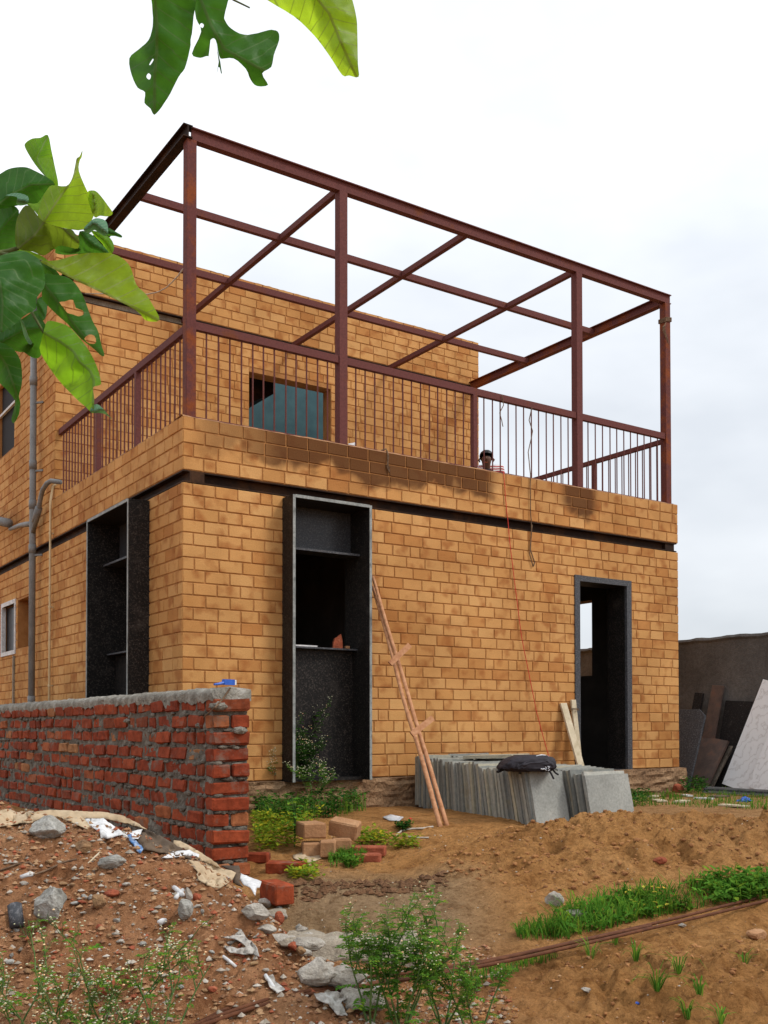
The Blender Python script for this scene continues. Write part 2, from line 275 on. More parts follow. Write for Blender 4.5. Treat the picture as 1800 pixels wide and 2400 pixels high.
MAT = {
 'block': block_mat('earth_block', False), 'blockw': block_mat('earth_blockwork', True),
 'joint': simple('block_joint', [(.3, (.30,.130,.040)), (.7, (.42,.20,.068))], 9, .95, 80, .5),
 'plinth': simple('rough_plinth', [(.3, (.15,.085,.045)), (.5, (.27,.16,.085)), (.7, (.36,.23,.13))], 7, .95, 30, 1.0, bdist=.03, fine=(45, .25)),
 'redbrick': redbrick_mat(),
 'mortar': simple('grey_mortar', [(.3, (.085,.072,.056)), (.55, (.155,.135,.11)), (.75, (.27,.25,.21))], 16, .95, 60, .9, bdist=.02, fine=(120, .2)),
 'cap': simple('concrete_cap', [(.3, (.16,.145,.12)), (.55, (.28,.26,.22)), (.75, (.42,.40,.36))], 13, .95, 45, 1.0, bdist=.025, fine=(110, .2)),
 'steel': steel_mat('primer_steel', (.125,.042,.038), (.15,.045,.018), .56),
 'steelrust': steel_mat('rusty_post_steel', (.115,.036,.032), (.20,.050,.012), .46),
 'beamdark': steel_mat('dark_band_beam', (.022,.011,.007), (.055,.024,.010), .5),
 'granite': granite_mat('black_granite', (.007,.0065,.0065), (.070,.058,.050), .5, .58),
 'granitep': granite_mat('polished_black_granite', (.030,.032,.037), (.085,.085,.09), .28, .56),  # polished panels; base colour lightened to carry the sky's reflection
 'granedge': simple('granite_cut_edge', [(.3, (.14,.15,.145)), (.6, (.29,.31,.30)), (.8, (.08,.08,.08))], 14, .6, fine=(90, .2)),
 'graymd': granite_mat('grey_granite', (.045,.048,.055), (.13,.13,.14), .5, .56),
 'slabst': slab_mat(), 'slabgrey': simple('grey_stone_face', [(.3, (.235,.24,.22)), (.55, (.29,.295,.27)), (.75, (.34,.34,.31))], 5, .75, 110, .5, fine=(60, .16), bdist=.004), 'earth': ground_mat(),
 'plaster': simple('dark_cement_plaster', [(.3, (.072,.066,.061)), (.55, (.115,.107,.10)), (.75, (.17,.16,.15))], 1.6, .95, 60, .6, fine=(34, .18)),
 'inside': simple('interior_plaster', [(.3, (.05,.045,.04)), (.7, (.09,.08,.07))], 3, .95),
 'blue': simple('blue_painted_plaster', [(.3, (.045,.10,.12)), (.7, (.07,.15,.17))], 5, .9),
 'conc': simple('old_concrete', [(.3, (.20,.165,.12)), (.55, (.30,.255,.195)), (.75, (.38,.34,.27))], 8, .95, 40, .8, bdist=.02, fine=(80, .2)),
 'rebar': simple('rusty_rebar', [(.3, (.075,.025,.011)), (.7, (.15,.055,.023))], 25, .85, 200, .5),
 'pole': simple('peeled_wood_pole', [(.3, (.33,.145,.065)), (.5, (.45,.215,.105)), (.75, (.54,.30,.165))], 26, .8, 60, .4),
 'palewood': simple('pale_sawn_wood', [(.3, (.42,.35,.23)), (.7, (.62,.54,.40))], 14, .85, 60, .3),
 'plankred': simple('brown_stained_board', [(.3, (.085,.060,.050)), (.55, (.13,.085,.068)), (.75, (.20,.10,.065))], 9, .8, 70, .4),
 'plankblk': granite_mat('paint_splashed_board', (.014,.012,.012), (.10,.09,.085), .7, .62),
 'marble': marble_mat(),
 'pvc': simple('grey_pipe', [(.3, (.16,.165,.165)), (.7, (.225,.23,.23))], 8, .55, fine=(60, .12)),
 'cream': simple('cream_pipe', [(.3, (.52,.40,.22)), (.7, (.64,.51,.31))], 8, .55),
 'card': simple('cardboard', [(.3, (.36,.26,.155)), (.7, (.50,.39,.26))], 7, .9, 60, .3, fine=(30, .12)),
 'carddk': simple('dark_cardboard', [(.3, (.055,.040,.030)), (.7, (.14,.095,.06))], 9, .9, 60, .3),
 'white': simple('white_scrap', [(.3, (.46,.46,.46)), (.6, (.66,.66,.66)), (.75, (.72,.72,.72))], 12, .7, 40, .4, fine=(60, .15)),
 'plastic': simple('crumpled_plastic', [(.3, (.24,.20,.165)), (.5, (.42,.39,.35)), (.7, (.60,.58,.54))], 22, .4, 50, .9),
 'bluep': simple('blue_plastic', [(.3, (.02,.07,.36)), (.7, (.04,.14,.55))], 30, .4),
 'bluerag': simple('blue_rag', [(.3, (.03,.07,.18)), (.5, (.10,.22,.45)), (.7, (.5,.55,.6))], 30, .8),
 'rockg': simple('grey_rock', [(.3, (.17,.165,.145)), (.5, (.30,.29,.26)), (.7, (.42,.41,.38))], 16, .92, 50, .9, bdist=.015, fine=(95, .22)),
 'rockw': simple('pale_rubble', [(.3, (.25,.215,.175)), (.6, (.40,.365,.315)), (.8, (.52,.49,.44))], 12, .92, 50, .9, bdist=.015, fine=(95, .2)),
 'rockb': simple('brown_rock', [(.3, (.17,.10,.055)), (.5, (.27,.155,.075)), (.7, (.34,.22,.11))], 16, .92, 50, .9, bdist=.015, fine=(95, .2)),
 'rockr': simple('brick_rubble', [(.3, (.22,.055,.026)), (.6, (.33,.085,.040)), (.8, (.40,.17,.09))], 18, .92, 60, .8, bdist=.012),
 'tanblk': simple('loose_earth_block', [(.3, (.30,.15,.07)), (.55, (.37,.195,.095)), (.75, (.44,.26,.14))], 7, .92, 60, .6, fine=(70, .12)),
 'clod': simple('dark_soil_clod', [(.3, (.10,.048,.022)), (.6, (.17,.085,.04)), (.8, (.24,.125,.06))], 14, .97, 40, 1.0, bdist=.02),
 'black': simple('black_fabric', [(.3, (.012,.010,.014)), (.7, (.028,.024,.032))], 30, .7, 200, .3),
 'strap': simple('black_webbing', [(.3, (.008,.007,.008)), (.7, (.018,.016,.018))], 60, .8),
 'print': simple('grey_print', [(.3, (.42,.44,.48)), (.7, (.60,.62,.66))], 30, .6),
 'rope': simple('old_rope', [(.3, (.075,.042,.024)), (.7, (.20,.13,.08))], 40, .95),
 'cordred': flat('red_string', (.55, .045, .03), .8), 'cable': flat('pale_cable', (.42, .38, .32), .6),
 'leafy': leaf_mat('young_teak_leaf', (.17,.30,.02), .6, (.46,.66,.025), (.36,.44,.12)),
 'leafm': leaf_mat('teak_leaf', (.10,.25,.016), .55, (.32,.60,.02), (.20,.34,.08), .15), 'leafo': leaf_mat('olive_teak_leaf', (.075,.12,.016), .5, (.24,.33,.02), (.15,.18,.06), .15),
 'leafd': leaf_mat('old_teak_leaf', (.028,.105,.020), .42, (.11,.31,.02), (.12,.22,.07), .22),
 'leafb': leaf_mat('teak_leaf_underside', (.10,.22,.13), .3, (.15,.35,.1), (.25,.38,.25), .4),
 'twig': simple('green_twig', [(.3, (.07,.10,.03)), (.7, (.13,.15,.05))], 20, .8),
 'bark': simple('grey_bark', [(.3, (.10,.08,.06)), (.7, (.22,.18,.14))], 12, .95, 30, .9, bdist=.03),
 'weed': foliage_mat('weed_leaf', (.075,.20,.028), (.14,.31,.04), .4), 'weedd': foliage_mat('dark_weed_leaf', (.022,.075,.018), (.05,.14,.022), .3),
 'weedy': foliage_mat('yellow_weed_leaf', (.10,.22,.02), (.28,.34,.03), .4),
 'stem': simple('weed_stem', [(.3, (.055,.11,.028)), (.7, (.12,.19,.05))], 30, .8), 'stemd': simple('dark_weed_stem', [(.3, (.035,.045,.025)), (.7, (.09,.09,.045))], 30, .8),
 'flower': foliage_mat('white_floret', (.52,.52,.34), (.64,.63,.44), .2), 'yflower': foliage_mat('yellow_flower', (.55,.45,.05), (.62,.55,.10), .3),
 'grass': foliage_mat('grass_blade', (.055,.17,.020), (.12,.28,.034), .38, 3), 'dry': foliage_mat('dry_grass', (.30,.24,.10), (.42,.35,.17), .3, 3),
 'skin': flat('brown_skin', (.11, .052, .032), .6), 'hair': flat('black_hair', (.010, .009, .009), .5), 'shirt': stripe_mat(),
 'trouser': flat('dark_trousers', (.03, .03, .04), .9), 'scarf': flat('black_scarf', (.012, .012, .014), .9),
}

# ------------------------------------------------------------------ mesh helpers
class MB:
    def __init__(s): s.v = []; s.f = []
    def add(s, vs, fs):
        o = len(s.v); s.v += [tuple(p) for p in vs]; s.f += [tuple(i+o for i in f) for f in fs]; return s
    def box(s, x0, x1, y0, y1, z0, z1):
        return s.add([(x0,y0,z0),(x1,y0,z0),(x1,y1,z0),(x0,y1,z0),(x0,y0,z1),(x1,y0,z1),(x1,y1,z1),(x0,y1,z1)],
                     [(0,3,2,1),(4,5,6,7),(0,1,5,4),(1,2,6,5),(2,3,7,6),(3,0,4,7)])
    def obox(s, c, ax, ay, az, hx, hy, hz):
        vs = [Vector(c)+ax*(i*hx)+ay*(j*hy)+az*(k*hz) for k in (-1,1) for j in (-1,1) for i in (-1,1)]
        return s.add(vs, [(0,2,3,1),(4,5,7,6),(0,1,5,4),(1,3,7,5),(3,2,6,7),(2,0,4,6)])
    def bar(s, a, b, w, h, upv=Vector((0,0,1))):
        a, b = Vector(a), Vector(b); d = b-a; L = d.length; ax = d/L; ay = upv.cross(ax)
        if ay.length < 1e-4: ay = Vector((1,0,0)).cross(ax)
        ay.normalize(); az = ax.cross(ay); return s.obox((a+b)/2, ax, ay, az, L/2, w/2, h/2)
    def tube(s, pts, r, n=8, cap=True):
        pts = [Vector(p) for p in pts]; m = len(pts); rs = r if isinstance(r, (list, tuple)) else [r]*m
        d0 = (pts[1]-pts[0]).normalized(); x = d0.orthogonal().normalized(); rings = []
        for i, p in enumerate(pts):
            d = (pts[min(i+1, m-1)]-pts[max(i-1, 0)]).normalized(); x = (x-d*x.dot(d)).normalized(); y = d.cross(x)
            rings.append([p+(x*cos(2*pi*k/n)+y*sin(2*pi*k/n))*rs[i] for k in range(n)])
        vs = [q for R_ in rings for q in R_]; fs = []
        for i in range(m-1):
            for k in range(n): a = i*n+k; b = i*n+(k+1) % n; fs.append((a, b, b+n, a+n))
        if cap: fs.append(tuple(reversed(range(n)))); fs.append(tuple((m-1)*n+k for k in range(n)))
        return s.add(vs, fs)
    def build(s, name, mat, parent=None, origin=(0,0,0), smooth=False, bevel=0):
        me = bpy.data.meshes.new(name); o = Vector(origin)
        me.from_pydata([tuple(Vector(p)-o) for p in s.v], [], s.f); me.update()
        return link(name, me, mat, parent, smooth, bevel)
def link(name, me, mat, parent=None, smooth=False, bevel=0):
    if mat is not None and not me.materials: me.materials.append(MAT[mat] if isinstance(mat, str) else mat)
    if smooth: me.polygons.foreach_set('use_smooth', [True]*len(me.polygons))
    ob = bpy.data.objects.new(name, me); COL.objects.link(ob); ob.parent = parent
    if bevel:
        md = ob.modifiers.new('bevel', 'BEVEL'); md.width = bevel; md.segments = 2; md.limit_method = 'ANGLE'
    return ob
def tag(o, label, cat, group=None, kind=None):
    if label: o['label'] = label
    if cat: o['category'] = cat
    if group: o['group'] = group
    if kind: o['kind'] = kind
    return o
def thing(name, label, cat, loc=(0,0,0), group=None):
    o = bpy.data.objects.new(name, None); COL.objects.link(o); o.location = loc; o.empty_display_size = .1
    return tag(o, label, cat, group)
X3, Y3, Z3 = Vector((1,0,0)), Vector((0,1,0)), Vector((0,0,1))
def sstep(a, b, x):
    t = max(0., min(1., (x-a)/(b-a))); return t*t*(3-2*t)

# ------------------------------------------------------------------ ground
BASE = [(0,-.80),(3.0,-.74),(3.6,-.71),(4.2,-.655),(4.8,-.56),(5.2,-.485),(6.0,-.40),(7.0,-.31),(8.0,-.26),(14,-.27),(60,-.4),(4000,-.5)]
def basez(v):
    if v <= 0: return BASE[0][1]
    for (a, za), (b, zb) in zip(BASE, BASE[1:]):
        if v <= b: return za+(zb-za)*(v-a)/(b-a)
    return BASE[-1][1]
def mound1(u, v):
    d = (u+.66)*-.865+(v-5.15)*-.502
    if d <= 0: return 0
    return .68*(1-exp(-d/.5))*sstep(2.75, 4.5, v)*(1-sstep(4.75, 5.8, v))*(1-sstep(2.6, 4.2, -u))
def ridge(u, v):
    r = .275*sstep(.0, 1.4, u)+.05*sstep(1.5, 3, u)-.10*sstep(3.8, 6, u)
    vc = 6.25-.06*(u-1); w = .62 if v < vc else .50
    return r*exp(-((v-vc)/w)**2)
def mound2(u, v):
    return .15*exp(-((u-1.35)/1.0)**2-((v-4.05)/.55)**2)*(1 if v > 2 else .5)
def dip(u, v): return -.14*exp(-((u-.02)/.42)**2-((v-4.28)/.26)**2)
def rough(x, y, u, v):
    if v < 1 or v > 16 or abs(u) > 8: return 0
    p = Vector((x*1.7, y*1.7, 3.1)); h = .030*noise.noise(p)
    h += .014*noise.noise(Vector((x*6, y*6, 9.7)))
    k = .5+.9*min(1, mound1(u, v)*3+ridge(u, v)*3.5+mound2(u, v)*6)
    q = noise.noise(Vector((x*13, y*13, 1.3))); h += .026*k*q
    q2 = noise.noise(Vector((x*31, y*31, 5.5))); h += .016*k*q2
    q3 = noise.noise(Vector((x*62, y*62, 2.5))); h += .007*k*q3
    cl_ = noise.noise(Vector((x*8+4, y*8, 2.2)))+.5*q2; h -= .13*k*max(0, cl_-.22)*min(1, k)
    st_ = noise.noise(Vector((x*5+1, y*5, 7.2))); h += .045*k*(abs(st_)-.2)
    kr = min(1, ridge(u, v)*5+mound2(u, v)*5+mound1(u, v)*.7+.45*sstep(.3, .9, u)*(1-sstep(4.6, 5.0, v))*sstep(2, 3, v))
    if kr > .02:
        w_ = Vector((x+.05*noise.noise(Vector((x*6, y*6, 0))), y+.05*noise.noise(Vector((x*6, y*6, 4))), 0)); mk = .35+.65*sstep(-.15, .35, noise.noise(Vector((x*2.3, y*2.3, 8))))
        d = noise.voronoi(w_*8)[0]; h += .085*kr*mk*(min(.45, d[1]-d[0])-.25)
        d = noise.voronoi(w_*21)[0]; h += .045*kr*mk*(min(.45, d[1]-d[0])-.25)
    if v > 7.5: h *= .5
    return h
def gz(x, y):
    u, v = xy2uv(x, y); return basez(v)+mound1(u, v)+ridge(u, v)+mound2(u, v)+dip(u, v)+rough(x, y, u, v)
def ghit(px, py, lift=0):
    d = ray(px, py); t = 2.6; prev = t
    while t < 40:
        p = CAM+d*t; u, v = xy2uv(p.x, p.y)
        if p.z <= basez(v)+mound1(u, v)+ridge(u, v)+mound2(u, v)+lift+.05: break
        prev = t; t += .08
    t = max(2.6, t-.08)
    while t < 40:
        p = CAM+d*t
        if p.z <= gz(p.x, p.y)+lift: break
        prev = t; t += .02
    for _ in range(5):
        m_ = (prev+t)/2; p = CAM+d*m_
        if p.z <= gz(p.x, p.y)+lift: t = m_
        else: prev = m_
    return CAM+d*t
def axis_lines(fine0, fine1, step, lo, hi):
    a = []; x = fine0
    while x <= fine1: a.append(x); x += step
    g = step; x = fine1
    while x < hi: g *= 1.35; x += g; a.append(x)
    g = step; x = fine0; b = []
    while x > lo: g *= 1.35; x -= g; b.append(x)
    return b[::-1]+a
us = axis_lines(-2.6, 3.3, .0145, -900, 900); vs_ = axis_lines(3.0, 7.6, .0145, -300, 1500)
gv = []; zone = []
for v in vs_:
    for u in us:
        x, y = uv2xy(u, v)
        inside = (0.05 < x < 5.85 and 0.05 < y < 8)
        z = -.5 if inside else gz(x, y)
        gv.append((x, y, z))
        dm = mound1(u, v); deb = min(1, dm*7)
        deb = max(deb, .75*sstep(.9, 0, u)*sstep(5.0, 4.5, v))
        pt = sstep(-.7, -.4, u)*(1-sstep(.25, .8, u))*sstep(4.4, 4.8, v)*(1-sstep(5.6, 6.2, v))*(1-deb)
        pt = max(pt, .45*sstep(1.6, 2.2, u)*sstep(7.2, 7.6, v))
        zone.append((deb, pt, min(1, ridge(u, v)*4+mound2(u, v)*6)*sstep(-.35, .3, noise.noise(Vector((x*1.9, y*1.9, 5)))) if -1 < u < 5 and 3 < v < 8 else 0))
nu = len(us); gf = []
for j in range(len(vs_)-1):
    for i in range(nu-1): a = j*nu+i; gf.append((a, a+1, a+nu+1, a+nu))
me = bpy.data.meshes.new('ground'); me.from_pydata(gv, [], gf); me.update()
ca = me.color_attributes.new('zone', 'FLOAT_COLOR', 'POINT')
ca.data.foreach_set('color', [c for d_, p_, e_ in zone for c in (d_, p_, e_, 1)])
g = link('ground', me, 'earth', smooth=True); g['kind'] = 'structure'

# ------------------------------------------------------------------ the house
house = thing('earth_block_house', 'two storey house of tan earth blocks with a steel framed terrace', 'house')
HW, HD, UY, UW = 5.90, 8.0, 3.53, 5.93
ZT, ZB, ZP, ZU0, ZU1, ZUT = 2.395, 2.50, 2.932, 5.15, 5.255, 5.885
T = .20; GAP = .007
def part(name, mat, b, **k): return b.build(name, mat, house, **k)
def walls_with_openings(b, axis, c0, c1, s0, s1, z0, z1, ops):
    """solid wall between s0..s1 and z0..z1 with rectangular holes (a0,a1,zb,zt)"""
    def box(a, bb, zb, zt):
        if bb-a < 1e-4 or zt-zb < 1e-4: return
        if axis == 'x': b.box(a, bb, c0, c1, zb, zt)
        else: b.box(c0, c1, a, bb, zb, zt)
    ops = sorted(ops); s = s0
    for a0, a1, zb, zt in ops:
        box(s, a0, z0, z1); box(a0, a1, z0, max(z0, zb)); box(a0, a1, min(z1, zt), z1); s = a1
    box(s, s1, z0, z1)
W1 = (.915, 1.66, 0, 2.375); DR = (4.31, 5.115, -.01, 2.0)
W2 = (.735, 1.80, 0, 2.375); SA = (5.12, 5.79, 1.39, 1.96); SB = (4.47, 5.04, 1.38, 1.98)
RW = (1.12, 2.05, 1.06, 1.97); UWN = (2.337, 3.495, 3.55, 4.778); UL = (5.25, 6.1, 3.9, 4.85)
b = MB(); walls_with_openings(b, 'x', GAP, T, GAP, HW-GAP, 0, ZT, [W1, DR]); front_wall = part('front_wall', 'joint', b)
b = MB(); walls_with_openings(b, 'y', GAP, T, T, HD, 0, ZT, [W2, SB, SA]); left_wall = part('left_wall', 'joint', b)
b = MB(); walls_with_openings(b, 'y', HW-T, HW-GAP, T, HD, 0, ZT, [RW]); right_wall = part('right_wall', 'joint', b)
b = MB(); b.box(T, HW-T, HD-T, HD, 0, ZT); part('back_wall', 'joint', b)
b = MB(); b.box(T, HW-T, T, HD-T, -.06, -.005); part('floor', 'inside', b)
b = MB(); b.box(.03, HW-.03, .03, HD-.03, ZB+.003, 2.62); part('terrace_slab', 'conc', b)
b = MB(); b.box(GAP, HW-GAP, GAP, T, ZB, ZP-.004); parapet = part('front_parapet', 'joint', b)
b = MB(); b.box(GAP, T, T, UY, ZB, ZP-.004); b.box(GAP, T, UY, HD, ZB, ZP); parapet_l = part('left_parapet', 'joint', b)
b = MB(); b.box(HW-T, HW-GAP, T, UY, ZB, ZP-.004); b.box(HW-T, HW-GAP, UY+T, HD, ZB, ZP); parapet_r = part('right_parapet', 'joint', b)
b = MB(); walls_with_openings(b, 'x', UY+GAP, UY+T, T, UW-GAP, 2.62, ZU0, [UWN]); b.box(GAP, T, UY+GAP, UY+T, ZP, ZU0); upper_wall = part('upper_front_wall', 'joint', b)
b = MB(); b.box(GAP, UW-GAP, UY+GAP, UY+T, ZU1, ZUT-.003); upper_parapet = part('upper_parapet', 'joint', b)
b = MB(); walls_with_openings(b, 'y', GAP, T, UY+T, HD, ZP, ZU0, [UL]); b.box(GAP, T, UY+T, HD, ZU1, ZUT-.003); upper_left = part('upper_left_wall', 'joint', b)
b = MB(); b.box(UW-T, UW-GAP, UY+T, HD, ZP, ZU0); b.box(UW-T, UW-GAP, UY+T, HD, ZU1, ZUT-.003); upper_right = part('upper_right_wall', 'joint', b)
b = MB(); b.box(T, UW-T, HD-T, HD, 2.62, ZUT); part('upper_back_wall', 'joint', b)
b = MB(); b.box(.06, 2.9, UY+.06, 5.19, ZU0+.004, ZU1-.004); b.box(.06, 2.9, 5.31, HD-.06, ZU0+.004, ZU1-.004); b.box(2.9, UW-.06, 5.31, HD-.06, ZU0+.004, ZU1-.004); b.box(2.9, UW-.06, UY+.06, 4.25, ZU0+.004, ZU1-.004); part('roof_slab', 'conc', b)   # gap added in the roof to let daylight onto the blue wall
# blue painted wall inside the upper room
b = MB(); b.box(T+.002, UW-T-.002, 5.2, 5.3, 2.622, 5.84); part('inner_wall', 'blue', b)
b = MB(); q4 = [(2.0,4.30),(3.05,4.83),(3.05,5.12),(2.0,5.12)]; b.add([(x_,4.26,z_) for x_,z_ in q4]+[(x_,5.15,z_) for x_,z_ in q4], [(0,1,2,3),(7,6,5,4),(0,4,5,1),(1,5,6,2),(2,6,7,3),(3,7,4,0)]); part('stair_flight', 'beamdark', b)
# rough plinth
b = MB()
nx = 90
def lumpy(b, x0, x1, yf, z0, z1, facing, n, m, amp, seed, back=.12):
    """a rough vertical face with real lumps"""
    vs = []
    for j in range(m+1):
        for i in range(n+1):
            s = x0+(x1-x0)*i/n; z = z0+(z1-z0)*j/m
            q = amp*noise.noise(Vector((s*7+seed, z*16, seed)))+amp*.6*noise.noise(Vector((s*21, z*30, seed+4)))
            q += amp*.9*sin(z*70+2*noise.noise(Vector((s*2, 0, seed))))
            z += .3*amp*noise.noise(Vector((s*9, seed, z*9)))
            o = yf-abs(q) if True else yf
            vs.append((s, o, z) if facing == 'y' else (o, s, z))
    fs = [(j*(n+1)+i, j*(n+1)+i+1, (j+1)*(n+1)+i+1, (j+1)*(n+1)+i) for j in range(m) for i in range(n)]
    if facing == 'x': fs = [tuple(reversed(f)) for f in fs]
    k0 = len(vs)   # top lip and sides back into the wall
    top = [m*(n+1)+i for i in range(n+1)]
    for i in top:
        p = vs[i]; vs.append((p[0], yf+back, z1+.004) if facing == 'y' else (yf+back, p[1], z1+.004))
    for i in range(n):
        q = (top[i], top[i+1], k0+i+1, k0+i); fs.append(q if facing == 'y' else tuple(reversed(q)))
    b.add(vs, fs)
lumpy(b, -.03, HW+.06, -.035, -.42, -.008, 'y', 240, 14, .022, 2.1)
lumpy(b, -.02, HD, -.02, -.42, -.008, 'x', 200, 10, .018, 5.1)
b.box(.1, HW, .03, HD, -.45, -.03)
b.box(HW-.2, HW+.05, -.03, HD, -.45, -.012)
part('plinth', 'plinth', b)

# --- earth blocks
def courses(s0, s1, z0, z1, n, ops, seed, L=.207):
    rnd = random.Random(seed); h = (z1-z0)/n; out = []
    for k in range(n):
        za, zb = z0+k*h, z0+(k+1)*h; zm = (za+zb)/2; spans = [(s0, s1)]
        for a0, a1, ob, ot in ops:
            if ob-.02 < zm < ot+.02:
                ns = []
                for a, c in spans:
                    if a0 > a: ns.append((a, min(c, a0)))
                    if a1 < c: ns.append((max(a, a1), c))
                spans = [q for q in ns if q[1]-q[0] > .02]
        s = s0-(L/2 if k % 2 else 0)-rnd.uniform(0, .02); cuts = []
        while s < s1: cuts.append(s); s += L*(rnd.choice([.52, .8, .9]) if rnd.random() < .10 else rnd.uniform(.95, 1.06))
        for a, c in spans:
            e = [a]+[q for q in cuts if a+.045 < q < c-.045]+[c]
            for p, q in zip(e, e[1:]): out.append((p, q, za, zb))
    return out
def block_geo(lx, hz, dep, rnd, j=.0055):
    g_ = .0032; x, z = lx/2-g_, hz/2-g_; c = .0045
    r1 = [(-x, .004+c, -z), (x, .004+c, -z), (x, .004+c, z), (-x, .004+c, z)]
    r0 = [(-x, dep, -z), (x, dep, -z), (x, dep, z), (-x, dep, z)]
    yf = [rnd.uniform(-.0015, .0015) for _ in range(4)]
    r2 = [(-x+c, yf[0], -z+c), (x-c, yf[1], -z+c), (x-c, yf[2], z-c), (-x+c, yf[3], z-c)]
    fs = []
    for a in range(4):
        n_ = (a+1) % 4; fs += [(a, n_, 4+n_, 4+a), (4+a, 4+n_, 8+n_, 8+a)]
    fs.append((8, 9, 10, 11)); return r0+r1+r2, fs
cand = []      # (area, wall object, centre, turn, length, height)
def collect(rects, wall, kind, c, vis=True):
    for p, q, za, zb in rects:
        m_ = (p+q)/2; zc = (za+zb)/2
        if kind == 'front': ctr, turn = (m_, c, zc), 0.
        elif kind == 'left': ctr, turn = (c, m_, zc), -pi/2
        else: ctr, turn = (c, m_, zc), pi/2
        dirv = {'front': X3, 'left': Y3, 'right': Y3}[kind]
        A = 0
        if vis:
            P0 = Vector(ctr)-dirv*(q-p)/2; P1 = Vector(ctr)+dirv*(q-p)/2
            a0, a1 = proj(P0-Z3*(zb-za)/2), proj(P1-Z3*(zb-za)/2); b0 = proj(P0+Z3*(zb-za)/2)
            A = abs(a1[0]-a0[0])*abs(b0[1]-a0[1])
            if not (0 < (a0[0]+a1[0])/2 < 1800): A = 0
        cand.append((A, wall, ctr, turn, q-p, zb-za))
collect(courses(0, HW, 0, 2.4, 24, [W1, DR], 1), front_wall, 'front', 0)
collect(courses(0, HW, ZB, ZP, 4, [], 2), parapet, 'front', 0)
collect(courses(.0, HD, 0, 2.4, 24, [W2, SB, SA], 3), left_wall, 'left', 0)
collect(courses(0, HD, ZB, ZP, 4, [], 4), parapet_l, 'left', 0)
collect(courses(0, UW, ZP, ZU0, 21, [UWN], 5), upper_wall, 'front', UY)
collect(courses(0, UW, ZU1, ZUT, 6, [], 6), upper_parapet, 'front', UY)
collect(courses(UY, HD, ZP, ZU0, 21, [UL], 7), upper_left, 'left', 0)
collect(courses(UY, HD, ZU1, ZUT, 6, [], 8), upper_left, 'left', 0)
collect(courses(0, 5, 0, 2.4, 24, [RW], 9), right_wall, 'right', HW, False)
collect(courses(0, UY, ZB, ZP, 4, [], 10), parapet_r, 'right', HW, False)
collect(courses(UY, UY+3, ZP, ZU0, 21, [], 11), upper_right, 'right', UW, False)
collect(courses(UY, UY+3, ZU1, ZUT, 6, [], 12), upper_right, 'right', UW, False)
cand.sort(key=lambda c: -c[0])
cache = {}; rb = random.Random(11)
for A, wall, ctr, turn, lx, hz in cand[:300]:
    key = (round(lx, 2), round(hz, 3), rb.randrange(3))
    if key not in cache:
        m_ = bpy.data.meshes.new('block'); v_, f_ = block_geo(lx, hz, .04, rb); m_.from_pydata(v_, [], f_); m_.update(); m_.materials.append(MAT['block']); cache[key] = m_
    o = bpy.data.objects.new('block', cache[key]); COL.objects.link(o); o.parent = wall; o.location = ctr
    o.rotation_euler = (rb.uniform(-.006, .006), rb.uniform(-.004, .004), turn+rb.uniform(-.006, .006)); o.scale.x = lx/key[0]
rest = MB()
for A, wall, ctr, turn, lx, hz in cand[300:]:
    v_, f_ = block_geo(lx, hz, .04, rb); ct, st = cos(turn), sin(turn); dy = rb.uniform(-.001, .001)
    rest.add([(ctr[0]+p[0]*ct-(p[1]+dy)*st, ctr[1]+p[0]*st+(p[1]+dy)*ct, ctr[2]+p[2]) for p in v_], f_)
part('blockwork', 'blockw', rest)['kind'] = 'stuff'
# coping mortar along the tops
b = MB()
def coping(b, p0, p1, w, z):
    n = int((Vector(p1)-Vector(p0)).length/.05); d = (Vector(p1)-Vector(p0)); nn = Vector((-d.y, d.x, 0)).normalized(); vs = []
    for i in range(n+1):
        c = Vector(p0)+d*(i/n); e = .004*noise.noise(c*9); h = .010+.008*noise.noise(c*14)
        vs += [tuple(c-nn*(w/2+e)+Z3*z), tuple(c-nn*(w/2-.01+e)+Z3*(z+h)), tuple(c+nn*(w/2-.01)+Z3*(z+h)), tuple(c+nn*(w/2)+Z3*z)]
    b.add(vs, [(i*4+k, i*4+k+1, i*4+k+5, i*4+k+4) for i in range(n) for k in range(3)])
coping(b, (0,.1,0), (HW,.1,0), .196, ZP-.005); coping(b, (.1,UY,0), (.1,.1,0), .196, ZP-.004)
coping(b, (0,UY+.1,0), (UW,UY+.1,0), .196, ZUT-.005); coping(b, (.1,HD,0), (.1,UY,0), .196, ZUT-.004)
part('coping', 'tanblk', b)

# --- recessed steel beams between the storeys
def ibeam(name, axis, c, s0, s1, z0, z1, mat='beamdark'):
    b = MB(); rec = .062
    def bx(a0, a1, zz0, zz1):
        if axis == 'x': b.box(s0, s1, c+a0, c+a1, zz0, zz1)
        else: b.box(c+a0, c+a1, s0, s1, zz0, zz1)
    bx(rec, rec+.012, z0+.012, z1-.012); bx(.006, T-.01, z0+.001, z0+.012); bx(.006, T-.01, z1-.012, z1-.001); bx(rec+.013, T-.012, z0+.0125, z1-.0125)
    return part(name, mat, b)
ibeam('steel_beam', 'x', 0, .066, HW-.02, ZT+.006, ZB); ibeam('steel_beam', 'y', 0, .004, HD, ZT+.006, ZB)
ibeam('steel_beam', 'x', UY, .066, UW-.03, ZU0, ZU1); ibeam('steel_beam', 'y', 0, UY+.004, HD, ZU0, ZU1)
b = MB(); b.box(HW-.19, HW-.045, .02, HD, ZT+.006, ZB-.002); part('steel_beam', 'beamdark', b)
b = MB(); b.box(UW-.19, UW-.05, UY+.03, HD, ZU0+.002, ZU1-.002); part('steel_beam', 'beamdark', b)

